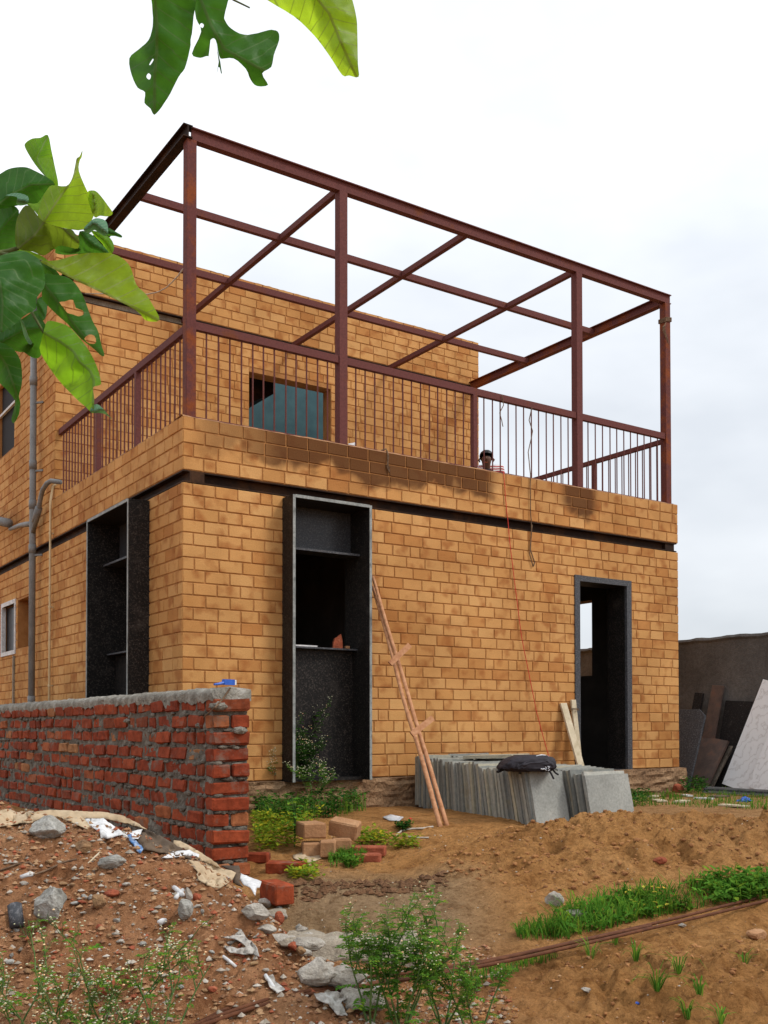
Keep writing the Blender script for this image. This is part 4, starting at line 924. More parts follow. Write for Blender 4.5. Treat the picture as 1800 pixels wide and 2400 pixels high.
q = MB(); q.tube([bc+ax_*a+ay_*c+Z3*h for a, c, h in ((.04, -.10, .135), (.08, -.085, .143), (.09, -.065, .145), (.12, -.07, .140), (.16, -.05, .126))], .006, 6); q.build('emblem', 'print', bpk, bc)

# ------------------------------------------------------------------ pair of poles nailed together, leaning on the wall
p1, p2 = ghit(1035, 1938), ghit(1050, 1935); t1, t2 = plane(874, 1375, 1, -.035), plane(874, 1352, 1, -.032)
pf = thing('leaning_poles', 'two peeled wooden poles joined by short battens leaning beside the tall window', 'poles', tuple(p1))
def pole(a, b_, r, seed):
    q = MB(); n = 26; pts = []; rad = []
    for i in range(n+1):
        t_ = i/n; P = a.lerp(b_, t_); w = Vector((noise.noise(Vector((t_*3, seed, 0))), noise.noise(Vector((t_*3, seed, 5))), 0))*.018*sin(pi*t_); pts.append(P+w)
        rad.append(r*(1.05-.25*t_)*(1+.10*noise.noise(Vector((t_*11, seed, 2)))))
    q.tube(pts, rad, 10); return q.build('pole', 'pole', pf, p1, smooth=True)
pole(p1-Z3*.03, t1, .018, 1); pole(p2-Z3*.03, t2, .018, 7)
for f, (xa, ya, xb, yb) in ((.45, (908, 1562, 960, 1512)), (.80, (958, 1727, 1014, 1683))):
    c = p1.lerp(t1, 1-f); v_ = xy2uv(c.x, c.y)[1]; A, B = depth(xa, ya, v_+.0), depth(xb, yb, v_+.12); q = MB(); q.bar(A.lerp(B, .12), B, .018, .046, (B-A).normalized().cross(FWD)); q.build('batten', 'pole', pf, p1)
# two planks beside the door
def stick(label, pts, w, th, mat, name='wooden_plank', cat='plank'):
    a, b_ = Vector(pts[0]), Vector(pts[1]); o = thing(name, label, cat, tuple(a)); q = MB(); q.bar(a, b_, th, w, Vector((1, 0, 0))); q.build('plank', mat, o, a, bevel=.002); return o
a = plane(1348, 1640, 1, -.06); pk = stick('pale upright plank tied beside the doorway', [(a.x+.005, -.16, gz(a.x, -.16)), (a.x, -.03, a.z)], .062, .022, 'palewood')
q = MB()
for dz in (.0, .012): q.tube([(a.x-.045, -.055, .62+dz), (a.x, -.085, .625+dz), (a.x+.05, -.06, .615+dz), (a.x, -.02, .62+dz), (a.x-.045, -.055, .62+dz)], .004, 6)
q.build('tie', 'rope', pk, pk.location)
a = plane(1334, 1648, 1, -.10); b_ = plane(1376, 1800, 1, -.30); stick('pale slanting plank behind the upright one at the doorway', [(b_.x, -.34, gz(b_.x, -.34)), (a.x, -.012, a.z)], .085, .022, 'palewood')

# things on the sill of the tall window
o = thing('stone_piece', 'jagged red stone offcut standing on the window sill', 'stone', (1.48, .04, 1.134)); q = MB()
pg = [(-.05, 0), (.05, 0), (.045, .07), (.03, .125), (.0, .10), (-.03, .085), (-.045, .05)]
q.add([(1.46+a_, .02, 1.135+c_) for a_, c_ in pg]+[(1.46+a_, .042, 1.135+c_) for a_, c_ in pg], [tuple(range(7)), tuple(reversed(range(7, 14)))]+[(i, i+7, (i+1) % 7+7, (i+1) % 7) for i in range(7)]); q.build('stone', 'rockr', o, o.location)
o = thing('stone_chip', 'small tan chip beside the red stone on the window sill', 'stone', (1.56, .03, 1.134)); q = MB(); q.obox((1.56, .03, 1.147), X3, Y3, Z3, .02, .015, .012); q.build('stone', 'tanblk', o, o.location, bevel=.004)
o = thing('board_strip', 'white strip lying on the left of the window sill', 'strip', (1.12, .05, 1.134)); q = MB(); q.obox((1.10, .03, 1.142), X3, Y3, Z3, .15, .012, .006); q.build('strip', 'white', o, o.location)

# ------------------------------------------------------------------ ropes and strings
def cord(name, label, cat, pts, r, mat, n=6):
    pts = [Vector(p) for p in pts]; fine = []
    for i in range(len(pts)-1):
        for k in range(5):
            t_ = k/5; P = pts[i].lerp(pts[i+1], t_); fine.append(P+Vector((noise.noise(P*9), 0, 0))*r*1.2)
    fine.append(pts[-1]); q = MB(); q.tube(fine, r, n); o = q.build(name, mat, None, pts[0], smooth=True); o.location = pts[0]; return tag(o, label, cat)
fp = lambda px, py, y: plane(px, py, 1, y)
cord('red_string', 'thin red string hanging down the long wall from the parapet', 'string', [fp(1178, 1108, .1), fp(1180, 1105, -.006), fp(1188, 1200, -.012), fp(1198, 1300, -.014), fp(1222, 1490, -.02), fp(1258, 1670, -.03), fp(1278, 1745, -.05), fp(1290, 1786, -.09)], .0036, 'cordred')
cord('rope', 'dark rope tied to the railing and hanging down the wall below the parapet', 'rope', [fp(1247, 955, .02), fp(1240, 985, .02), fp(1248, 1010, .02), fp(1238, 1060, .02), fp(1243, 1112, -.012), fp(1243, 1180, -.015), fp(1246, 1250, -.018), fp(1241, 1300, -.014), fp(1250, 1328, -.015), fp(1253, 1318, -.014), fp(1243, 1290, -.012), fp(1247, 1230, -.012)], .0052, 'rope')
cord('rope', 'short frayed rope knotted on the top rail beside the wall end', 'rope', [fp(1177, 925, .02), fp(1180, 950, .02), fp(1171, 968, .02), fp(1176, 985, .02), fp(1179, 1000, .02)], .0045, 'rope')
cord('rope', 'coil of rope hung over the parapet edge between the railing bars', 'rope', [fp(878, 1060, .04), fp(905, 1052, .01), fp(911, 1070, -.012), fp(907, 1095, -.014), fp(913, 1108, -.014), fp(909, 1085, -.012), fp(908, 1056, .0)], .0055, 'rope')
o = thing('rope_binding', 'frayed rope wound round the outer terrace post', 'rope', (5.78, .06, 4.9))
q = MB(); zz = plane(1562, 757, 1, .02).z
for k in range(4):
    z = zz+.012*k; q.tube([(5.734, .016, z+.02), (5.83, .016, z+.035), (5.83, .111, z+.03), (5.734, .111, z+.02), (5.734, .016, z+.012)], .0075, 6)
for k in range(7): q.tube([(5.74, .012, zz), (5.70-.012*k % .04, .0, zz-.05-.01*k), (5.71+.01*k, -.004, zz-.12-.022*k)], .004, 5)
q.build('winding', 'rope', o, o.location)
cord('electric_wire', 'knotted pale wire hanging from the roof beam past the corner post', 'wire', [plane(430, 628, 1, .15), plane(418, 646, 1, .6), plane(393, 672, 1, 1.6), plane(372, 684, 1, 2.2), plane(345, 690, 1, 2.9), plane(200, 688, 1, UY-.02)], .006, 'cable')
q_ = plane(1068, 1040, 1, .09)
o = thing('paper_scrap', 'white scrap of paper caught behind the terrace railing', 'paper', (1.66, .10, ZP+.005)); q = MB(); q.add([(1.62,.11,ZP+.005),(1.70,.09,ZP+.005),(1.70,.12,ZP+.075),(1.64,.14,ZP+.06)], [(0,1,2,3)]); ob = q.build('paper', 'white', o, o.location); md = ob.modifiers.new('s', 'SOLIDIFY'); md.thickness = .002

# ------------------------------------------------------------------ person on the terrace
pc = depth(1140, 1074, 13.55); pb = Vector((pc.x, pc.y, 2.622))
per = thing('person', 'person in a striped red and white top looking down from the terrace corner', 'person', tuple(pb))
face = Vector((CAM.x-pb.x, CAM.y-pb.y, 0)).normalized(); sd_ = Z3.cross(face)
def L3(s_, f_, z_): return sd_*s_+face*f_+Z3*z_
def skinmesh(name, nodes, edges, mat, parent, sub=2):
    bm = bmesh.new(); lay = bm.verts.layers.skin.verify(); vs = [bm.verts.new(L3(*p[:3])) for p in nodes]
    for a_, c_ in edges: bm.edges.new((vs[a_], vs[c_]))
    for v, p in zip(vs, nodes): v[lay].radius = (p[3], p[4] if len(p) > 4 else p[3])
    vs[0][lay].use_root = True
    me_ = bpy.data.meshes.new(name); bm.to_mesh(me_); bm.free(); o = link(name, me_, mat, parent, True)
    o.modifiers.new('skin', 'SKIN').use_smooth_shade = True; sb = o.modifiers.new('sub', 'SUBSURF'); sb.levels = sb.render_levels = sub; return o
H = pc.z+.065-2.622      # head top above the terrace
hz = H-.115
body = [(0,0,.80,.125,.10),(0,.03,1.0,.12,.095),(0,.03,hz-.22,.13,.10),(0,.07,hz-.15,.06,.05),(0,.11,hz-.10,.045),(0,.13,hz-.02,.075,.085),(0,.13,hz+.05,.072,.085),
        (.17,.04,hz-.12,.055),(.21,.02,hz-.48,.042),(.19,.14,.80,.034),(.18,.20,.77,.03),(-.17,.04,hz-.12,.055),(-.21,.02,hz-.48,.042),(-.19,.14,.80,.034),(-.18,.20,.77,.03),
        (.09,0,.72,.085),(.10,.02,.42,.058),(.10,-.01,.06,.04),(.10,.13,.025,.03),(-.09,0,.72,.085),(-.10,.02,.42,.058),(-.10,-.01,.06,.04),(-.10,.13,.025,.03)]
ed = [(0,1),(1,2),(2,3),(3,4),(4,5),(5,6),(2,7),(7,8),(8,9),(9,10),(2,11),(11,12),(12,13),(13,14),(0,15),(15,16),(16,17),(17,18),(0,19),(19,20),(20,21),(21,22)]
bo = skinmesh('body', body, ed, 'skin', per)
for s_ in (-1, 1):
    for k in range(5):
        q = MB(); a0 = L3(s_*.18+(k-2)*.014, .21, .765); q.tube([a0, a0+face*(.03+.004*(2-abs(k-2)))-Z3*.012, a0+face*.045-Z3*.04], [.0085, .008, .006], 6); q.build('finger', 'skin', per, smooth=True)
skinmesh('shirt', [(0,0,.76,.145,.12),(0,.03,1.0,.14,.115),(0,.03,hz-.21,.15,.12),(.185,.04,hz-.115,.08),(.205,.03,hz-.42,.062),(-.185,.04,hz-.115,.08),(-.205,.03,hz-.42,.062)], [(0,1),(1,2),(2,3),(3,4),(2,5),(5,6)], 'shirt', per)
skinmesh('trousers', [(0,0,.78,.13,.11),(.09,0,.70,.095),(.10,.02,.42,.07),(.10,0,.10,.06),(-.09,0,.70,.095),(-.10,.02,.42,.07),(-.10,0,.10,.06)], [(0,1),(1,2),(2,3),(0,4),(4,5),(5,6)], 'trouser', per)
skinmesh('scarf', [(0,.09,hz-.20,.105,.11),(0,.13,hz-.11,.085,.085)], [(0,1)], 'scarf', per)
bm = bmesh.new(); bmesh.ops.create_icosphere(bm, subdivisions=3, radius=1)
for v in list(bm.verts):
    c = v.co.copy(); v.co = L3(c.x*.092, .115+c.y*.105, hz+.045+c.z*.085+.004*noise.noise(c*8))
bmesh.ops.delete(bm, geom=[v for v in bm.verts if (v.co-L3(0,.115,hz+.045)).dot(face) > .045 and v.co.z < hz+.055], context='VERTS')
me_ = bpy.data.meshes.new('hair'); bm.to_mesh(me_); bm.free(); link('hair', me_, 'hair', per, True)
for nm, s_, z_, w_, mt in (('eye', .033, .02, .010, 'hair'), ('eye', -.033, .02, .010, 'hair'), ('mouth', 0, -.06, .022, 'rockr')):
    q = MB(); q.obox(L3(s_, .212, hz+z_), sd_, face, Z3, w_, .006, .005); q.build(nm, mt, per, bevel=.002)
q = MB(); q.tube([L3(0, .21, hz+.015), L3(0, .232, hz-.02), L3(0, .212, hz-.028)], [.008, .014, .008], 8); q.build('nose', 'skin', per, smooth=True)
for s_ in (-1, 1):
    q = MB(); q.tube([L3(s_*.085, .11, hz+.02), L3(s_*.10, .10, hz), L3(s_*.085, .11, hz-.03)], [.008, .014, .008], 8); q.build('ear', 'skin', per, smooth=True)

# ------------------------------------------------------------------ rubble, bricks, stones
def rock(name, label, cat, px, py, w, h, mat, seed, flatd=.8, sink=.25, parts=2, group=None, turn=None):
    """a broken stone; w, h are its sizes in photo pixels where it meets the ground at px, py"""
    p = ghit(px, py); v_ = xy2uv(p.x, p.y)[1]; sx = w/FPX*v_/2; sz = h/FPX*v_/2; r = random.Random(seed)
    bm = bmesh.new(); bmesh.ops.create_icosphere(bm, subdivisions=parts+1, radius=1); sv = Vector((seed*1.7, seed*.3, seed))
    planes_ = [(Vector((r.uniform(-1,1), r.uniform(-1,1), r.uniform(-.6,1))).normalized(), r.uniform(.55, .85)) for _ in range(9)]
    for v in bm.verts:
        c = v.co.copy(); 
        for nn_, dd in planes_:
            e = c.dot(nn_)-dd
            if e > 0: c -= nn_*e
        c *= 1+.10*noise.noise(c*2.6+sv)+.05*noise.noise(c*7+sv); v.co = c
    mxx = max(abs(v.co.x) for v in bm.verts); mz = max(abs(v.co.z) for v in bm.verts)
    for v in bm.verts: v.co = Vector((v.co.x/mxx*sx, v.co.y/mxx*sx*flatd, v.co.z/mz*sz))
    me_ = bpy.data.meshes.new(name); bm.to_mesh(me_); bm.free(); o = link(name, me_, mat); o.location = p+Z3*sz*(1-sink)
    o.rotation_euler = (r.uniform(-.1, .1), r.uniform(-.1, .1), -YAW+(turn if turn is not None else r.uniform(-.3, .3))); return tag(o, label, cat, group)
for a in (('rock', 'large grey brown rock under the cardboard on the rubble heap', 'rock', 112, 1962, 82, 58, 'rockg', 3, .8, .2, 3),
          ('rock', 'big flat faced pale grey stone on the rubble heap', 'rock', 118, 2160, 82, 86, 'rockg', 8, .45, .1, 3),
          ('rock', 'long thin grey stone shard on the rubble heap', 'rock', 258, 2032, 84, 36, 'rockg', 12, .5, .2, 3),
          ('rock', 'yellow brown stone beside the thin grey shard', 'rock', 198, 1998, 50, 34, 'rockb', 15, .8, .2, 3),
          ('rock', 'knobbly grey lump of concrete below the cardboard flap', 'rock', 433, 2152, 40, 52, 'rockg', 19, .9, .15, 3),
          ('rock', 'small upright pale chip above the concrete lump', 'rock', 442, 2112, 20, 36, 'rockw', 23, .6, .1, 2),
          ('rock', 'small pinkish stone next to the upright chip', 'rock', 462, 2112, 22, 24, 'rockr', 27, .8, .2, 2),
          ('rock', 'tilted brown stone below the red shard', 'rock', 232, 2128, 36, 40, 'rockb', 29, .5, .2, 2),
          ('brick_shard', 'long red brick shard on the rubble heap', 'brick', 262, 2100, 44, 18, 'rockr', 31, .6, .2, 2),
          ('brick_lump', 'broken red brick lump among the flowering weeds', 'brick', 255, 2330, 66, 56, 'rockr', 33, .7, .15, 3),
          ('rubble_block', 'large white rubble block at the edge of the heap', 'rubble', 740, 2305, 120, 70, 'rockw', 37, .8, .2, 3),
          ('rubble_block', 'broad white rubble block above the rusty rods', 'rubble', 815, 2318, 120, 62, 'rockw', 41, .8, .2, 3),
          ('rubble_block', 'flat pale slab fragment on the right slope of the heap', 'rubble', 722, 2226, 84, 38, 'rockw', 43, .7, .2, 3),
          ('rubble_block', 'pale rubble block below the rusty rods beside the tall weed', 'rubble', 845, 2365, 110, 56, 'rockw', 47, .8, .2, 3),
          ('rubble_block', 'grey rubble lump on the upper right slope of the heap', 'rubble', 600, 2150, 70, 42, 'rockw', 49, .8, .4, 3),
          ('brick_lump', 'red brick crumb beside the flat pale fragment', 'brick', 690, 2228, 30, 24, 'rockr', 53, .9, .2, 2),
          ('brick_lump', 'dark red brick splinter along the heap edge', 'brick', 655, 2165, 24, 34, 'rockr', 57, .6, .2, 2),
          ('rock', 'brown round stone beside the brick crumb', 'rock', 705, 2235, 26, 22, 'rockb', 59, .9, .2, 2),
          ('rock', 'pale flat stone on the foreground sand', 'rock', 1375, 2325, 28, 14, 'rockw', 61, .8, .2, 2),
          ('rock', 'tan stone half buried in the right hand sand', 'rock', 1772, 2200, 50, 30, 'tanblk', 63, .8, .3, 2),
          ('rock', 'whitish stone between the sand ridge and the grass', 'rock', 1300, 2120, 46, 40, 'rockw', 67, .8, .35, 2),
          ('rock', 'low whitish stone at the near edge of the grass', 'rock', 1345, 2152, 70, 26, 'rockw', 69, .7, .4, 2),
          ('brick_lump', 'red brick fragment on the slope of the sand ridge', 'brick', 1547, 2024, 34, 18, 'rockr', 71, .6, .2, 2),
          ('rock', 'small round white stone by the grass strip', 'rock', 1600, 2172, 20, 10, 'rockw', 73, .8, .2, 2),
          ('brick_lump', 'reddish stone at the foot of the plinth corner', 'brick', 1588, 1858, 30, 24, 'rockr', 77, .8, .2, 2)):
    rock(*a)
r5 = random.Random(77)
for i in range(70):      # loose stones of the heap
    t_ = r5.random(); px = r5.uniform(5, 640); py = r5.uniform(2000+.18*px, 2330)
    if py < 1985+.3*px*(px > 300): continue
    m_ = r5.choice(['rockg', 'rockb', 'rockb', 'rockr', 'rockw']); lab = {'rockg': 'small grey stone lying on the rubble heap', 'rockb': 'small brown stone lying on the rubble heap', 'rockr': 'small red brick chip lying on the rubble heap', 'rockw': 'small whitish stone lying on the rubble heap'}[m_]
    rock('loose_stone', lab, 'stone', px, py, r5.uniform(9, 24), r5.uniform(7, 15), m_, 200+i, .8, .25, 1, {'rockg': 'small grey stones on the heap', 'rockb': 'small brown stones on the heap', 'rockr': 'red brick chips on the heap', 'rockw': 'small whitish stones on the heap'}[m_])
for i in range(13):
    t_ = (i+.5)/13; px = 590+300*t_+r5.uniform(-25, 35); py = 2125+230*t_+r5.uniform(-15, 30)
    rock('rubble_block', 'broken pale concrete piece at the foot of the rubble heap', 'rubble', px, py, r5.uniform(34, 70), r5.uniform(16, 34), r5.choice(['rockw', 'rockw', 'conc']), 500+i, .7, .3, 2, 'pale concrete pieces at the foot of the heap')
for i in range(26):      # rubble along the toe
    t_ = r5.random(); px = 600+270*t_+r5.uniform(-30, 20); py = 2110+220*t_+r5.uniform(-12, 25)
    rock('loose_stone', 'pale chip of rubble along the foot of the heap', 'stone', px, py, r5.uniform(12, 34), r5.uniform(9, 20), r5.choice(['rockw', 'rockg', 'rockw']), 400+i, .8, .25, 1, 'pale rubble chips at the foot of the heap')
# gravel too small to count
q = MB(); r6 = random.Random(9)
oct_ = [(1,0,0),(-1,0,0),(0,1,0),(0,-1,0),(0,0,1),(0,0,-1)]; of_ = [(0,2,4),(2,1,4),(1,3,4),(3,0,4),(2,0,5),(1,2,5),(3,1,5),(0,3,5)]
def gravel(n, ulo, uhi, vlo, vhi, s0, s1, test):
    q = MB(); k = 0
    while k < n:
        u, v = r6.uniform(ulo, uhi), r6.uniform(vlo, vhi); k += 1
        if not test(u, v): continue
        x, y = uv2xy(u, v); z = gz(x, y); s = s0+(s1-s0)*r6.random()**3; a = r6.uniform(0, 6.3)
        vs = []
        for c in oct_:
            f = r6.uniform(.7, 1.3)*s; cx_, cy_ = c[0]*f, c[1]*f*.8; vs.append((x+cx_*cos(a)-cy_*sin(a), y+cx_*sin(a)+cy_*cos(a), z+c[2]*f*.6+s*.15))
        q.add(vs, of_)
    return q
def island_mat(name, stops):
    m, nt, n, l, b = newmat(name); g_ = n.new('ShaderNodeNewGeometry'); r = ramp(n, stops); r.color_ramp.interpolation = 'CONSTANT'; l.new(g_.outputs['Random Per Island'], r.inputs[0]); l.new(r.outputs[0], b.inputs['Base Color']); b.inputs['Roughness'].default_value = .95; return m
gm = island_mat('mixed_gravel', [(0, (.30,.15,.075)), (.25, (.20,.10,.05)), (.45, (.35,.21,.11)), (.68, (.28,.24,.19)), (.80, (.30,.085,.04)), (.90, (.38,.33,.27)), (.97, (.46,.42,.36))])
sm = island_mat('sandy_gravel', [(0, (.33,.17,.075)), (.4, (.25,.12,.05)), (.7, (.40,.24,.12)), (.92, (.48,.42,.34))])
tag(gravel(24000, -2.3, .5, 3.2, 5.5, .003, .019, lambda u, v: mound1(u, v) > .02 or (u > -.6 and v < 4.7)).build('gravel', gm), 'fine gravel and brick crumbs covering the rubble heap', 'gravel', kind='stuff')
tag(gravel(6000, -.8, 3.2, 3.3, 7.2, .002, .009, lambda u, v: mound1(u, v) < .02).build('gravel', sm), 'fine grit scattered over the sand', 'gravel', kind='stuff')
tag(gravel(900, -.55, .35, 5.35, 5.85, .006, .035, lambda u, v: abs(v-5.6-.25*u) < .16).build('soil_clods', 'clod'), 'dark soil clods along the low bank', 'soil', kind='stuff')

sc_ = island_mat('sand_clods', [(0, (.31,.142,.050)), (.35, (.25,.110,.040)), (.65, (.36,.172,.064)), (.9, (.20,.09,.034))])
def clods(n, ulo, uhi, vlo, vhi, s0, s1, test):
    q = MB(); bm = bmesh.new(); bmesh.ops.create_icosphere(bm, subdivisions=1, radius=1); iv = [v.co.copy() for v in bm.verts]; fi = [tuple(v.index for v in f.verts) for f in bm.faces]; bm.free(); k = 0
    while k < n:
        k += 1; u, v = r6.uniform(ulo, uhi), r6.uniform(vlo, vhi)
        if not test(u, v): continue
        x, y = uv2xy(u, v); z = gz(x, y); s = s0+(s1-s0)*r6.random()**2.5; a = r6.uniform(0, 6.3); fx, fy = r6.uniform(.7, 1.4), r6.uniform(.6, 1.1); vs = []
        for c in iv:
            f = s*r6.uniform(.75, 1.2); cx_, cy_ = c.x*f*fx, c.y*f*fy; vs.append((x+cx_*cos(a)-cy_*sin(a), y+cx_*sin(a)+cy_*cos(a), z+c.z*f*.65+s*.1))
        q.add(vs, fi)
    return q
tag(clods(3600, -.2, 3.3, 5.2, 6.6, .003, .020, lambda u, v: ridge(u, v) > .03 and noise.noise(Vector((u*3, v*3, 1))) > -.25).build('soil_clods', sc_), 'crumbled clods of earth over the sand ridge', 'soil', kind='stuff')
tag(clods(2200, .2, 2.6, 3.3, 4.7, .003, .016, lambda u, v: noise.noise(Vector((u*2.5, v*2.5, 3))) > -.05).build('soil_clods', sc_), 'crumbled clods of earth over the foreground sand', 'soil', kind='stuff')
# loose bricks and blocks
def loose(name, label, cat, px, py, L, Wd, Hh, rz, mat, tilt=(0, 0), group=None, up_=0.):
    p = ghit(px, py); me_ = lump_brick(L, Wd, Hh, random.Random(hash((px, py)) % 999), .005); me_.materials.clear()
    o = link(name, me_, mat); o.location = p+Z3*(Hh/2-.008+up_); o.rotation_euler = (tilt[0], tilt[1], rz-YAW); return tag(o, label, cat, group)
loose('loose_brick', 'single red brick lying in front of the red wall end', 'brick', 648, 2112, .21, .105, .105, 2.1, 'redbrick')
loose('loose_block', 'tan earth block on top left of the small block pile', 'block', 728, 1990, .15, .20, .095, .35, 'tanblk', (0, 0), None, .085)
loose('loose_block', 'tan earth block tipped over on the right of the block pile', 'block', 808, 1988, .19, .11, .105, -.25, 'tanblk', (.25, .18), None, .085)
loose('loose_block', 'tan earth block under the left top block', 'block', 735, 2002, .15, .16, .085, .15, 'tanblk')
loose('loose_block', 'upright tan earth block in the middle of the pile', 'block', 768, 2004, .10, .16, .10, .05, 'tanblk')
loose('loose_block', 'tan earth block under the tipped one', 'block', 800, 1998, .12, .17, .10, .1, 'tanblk')
loose('loose_brick', 'weathered red brick beside the block pile', 'brick', 868, 2003, .20, .10, .065, -.1, 'rockr')
loose('loose_brick', 'pinkish red brick half sunk before the weathered one', 'brick', 860, 2018, .17, .10, .055, -.15, 'rockr')
loose('loose_brick', 'orange brick lying against the end of the red wall', 'brick', 605, 2018, .14, .10, .06, -.1, 'redbrick')
loose('loose_brick', 'long red brick in the weeds behind the single brick', 'brick', 672, 2045, .23, .11, .07, -.15, 'redbrick')
# old concrete step in the middle ground
cs = thing('concrete_step', 'broken old concrete step edge half buried in the path', 'step', tuple(ghit(800, 2200)))
q = MB(); n = 40; vs = []
for i in range(n+1):
    t_ = i/n; u = -.46+.62*t_; vv = 4.62-.02*t_+.02*noise.noise(Vector((t_*7, 0, 0)))
    for dv, zz in ((-.01, -.95), (-.02, -.60), (.02, -.548), (.10, -.540), (.55, -.55), (.6, -.9)):
        x, y = uv2xy(u+.02*noise.noise(Vector((t_*9, dv*5, 1))), vv+dv+.012*noise.noise(Vector((t_*15, zz*8, 2)))); vs.append((x, y, zz+.012*noise.noise(Vector((t_*12, dv*9, 3)))))
q.add(vs, [(i*6+k, (i+1)*6+k, (i+1)*6+k+1, i*6+k+1) for i in range(n) for k in range(5)]+[tuple(reversed(range(6))), tuple(n*6+k for k in range(6))]); q.build('step', 'conc', cs, cs.location)

# rusty reinforcement rods
ra, rb_ = ghit(430, 2425), ghit(1830, 2106)
tops = []
for i in range(60):
    t_ = i/59; P = ra.lerp(rb_, t_); tops.append((t_, gz(P.x, P.y)))
for k, (off, dz, s0, s1) in enumerate(((0, .016, 0, 1), (.055, .016, .02, 1), (.018, .024, .0, .7))):
    pts = []; d = (rb_-ra); nn = Vector((-d.y, d.x, 0)).normalized()
    for i in range(41):
        t_ = s0+(s1-s0)*i/40; P = ra.lerp(rb_, t_); w = .010*noise.noise(Vector((t_*3, k, 0)))
        zz = max(gz(P.x, P.y)+dz*.4, ra.z+(rb_.z-ra.z)*t_+dz-.02); pts.append(Vector((P.x, P.y, 0))+nn*(off+w)+Z3*zz)
    for _ in range(40): pts = [pts[0]]+[Vector((pts[i].x, pts[i].y, max((pts[i-1].z+2*pts[i].z+pts[i+1].z)/4, gz(pts[i].x, pts[i].y)-.004))) for i in range(1, 40)]+[pts[-1]]
    for _ in range(10): pts = [pts[0]]+[Vector((pts[i].x, pts[i].y, (pts[i-1].z+2*pts[i].z+pts[i+1].z)/4+.0003)) for i in range(1, 40)]+[pts[-1]]
    q = MB(); q.tube(pts, .0078, 8); o = q.build('steel_rod', 'rebar', None, pts[0], smooth=True); o.location = pts[0]
    tag(o, 'long rusty reinforcement rod in the bundle lying across the sand', 'rod', 'rusty rods lying across the foreground')

# ------------------------------------------------------------------ sheets traced from the photograph
def smooth_poly(pts, n=4):
    out = []; m = len(pts)
    for i in range(m):
        p0, p1, p2, p3 = (Vector(pts[(i+k-1) % m]) for k in range(4))
        for k in range(n):
            t_ = k/n; out.append(.5*((2*p1)+(p2-p0)*t_+(2*p0-5*p1+4*p2-p3)*t_*t_+(3*p1-p0-3*p2+p3)*t_**3))
    return out
def inside(p, poly):
    c = False; j = len(poly)-1
    for i in range(len(poly)):
        a, b_ = poly[i], poly[j]
        if (a[1] > p[1]) != (b_[1] > p[1]) and p[0] < (b_[0]-a[0])*(p[1]-a[1])/(b_[1]-a[1])+a[0]: c = not c
        j = i
    return c
def sheet_mesh(outline, holes, step):
    vs = []; es = []
    for ring in [outline]+holes:
        o = len(vs); vs += [Vector((p[0], p[1])) for p in ring]; es += [(o+i, o+(i+1) % len(ring)) for i in range(len(ring))]
    x0, x1 = min(p[0] for p in outline), max(p[0] for p in outline); y0, y1 = min(p[1] for p in outline), max(p[1] for p in outline)
    y = y0; row = 0
    while y < y1:
        x = x0+(step/2 if row % 2 else 0)
        while x < x1:
            if inside((x, y), outline) and not any(inside((x, y), h) for h in holes): vs.append(Vector((x, y)))
            x += step
        y += step*.87; row += 1
    V, E_, F_, *_x = delaunay_2d_cdt(vs, es, [], 0, 1e-4)
    fs = []
    for f in F_:
        c = sum((V[i] for i in f), Vector((0, 0)))/len(f)
        if inside(c, outline) and not any(inside(c, h) for h in holes): fs.append(tuple(f))
    return V, fs
def scrap(name, label, cat, pts, vfun, mat, thick=.004, sm=2, parent=None, step=9, group=None):
    ol = []
    for i in range(len(pts)):
        a_, c_ = Vector(pts[i]), Vector(pts[(i+1) % len(pts)]); m_ = max(1, int((c_-a_).length/6))
        ol += [a_.lerp(c_, k/m_) for k in range(m_)]
    if sm > 1: ol = [p+Vector((noise.noise(Vector((p.x*.21, p.y*.21, 1))), noise.noise(Vector((p.x*.21, p.y*.21, 7)))))*2.2 for p in ol]
    V, fs = sheet_mesh(ol, [], step)
    P = [depth(p.x, p.y, min(vfun(p.x, p.y), (ghit(p.x, p.y, .004)-CAM).dot(FWD)-.01)+.022*noise.noise(Vector((p.x*.09, p.y*.09, 3)))-.012*abs(noise.noise(Vector((p.x*.2, p.y*.2, 6))))) for p in V]; o0 = sum(P, Vector())/len(P)
    me_ = bpy.data.meshes.new(name); me_.from_pydata([tuple(p-o0) for p in P], [], fs); me_.update()
    o = link(name, me_, mat, None, True); o.location = o0; md = o.modifiers.new('thick', 'SOLIDIFY'); md.thickness = thick; md.offset = 0
    return tag(o, label, cat, group)
c2 = lambda L_: [(x*.2411, 1860+y*.2411) for x, y in L_]; c3 = lambda L_: [(380+x*.4202, 1980+y*.4202) for x, y in L_]
wob = lambda x, y, a, f: a*noise.noise(Vector((x*f, y*f, 2.2)))
scrap('cardboard_sheet', 'long tan cardboard sheet draped along the top of the rubble heap', 'cardboard', c2([(-60,220),(-60,330),(0,325),(120,300),(300,285),(450,232),(560,222),(850,350),(880,320),(820,240),(1000,242),(1240,292),(1430,352),(1330,285),(1190,215),(1020,182),(720,170),(540,158),(310,176),(160,182),(80,150),(10,160)]), lambda x, y: 4.92-(y-1900)*.0035+wob(x, y, .05, .03)+.0004*x, 'card', .005)
scrap('paper_sheet', 'crumpled white printed sheet under the cardboard edge', 'paper', c2([(820,245),(1000,242),(1130,330),(1200,385),(1390,342),(1345,440),(1280,450),(1180,398),(1040,440),(980,430),(960,360),(885,325)]), lambda x, y: 4.90-(y-1920)*.003+wob(x, y, .06, .05), 'white', .002)
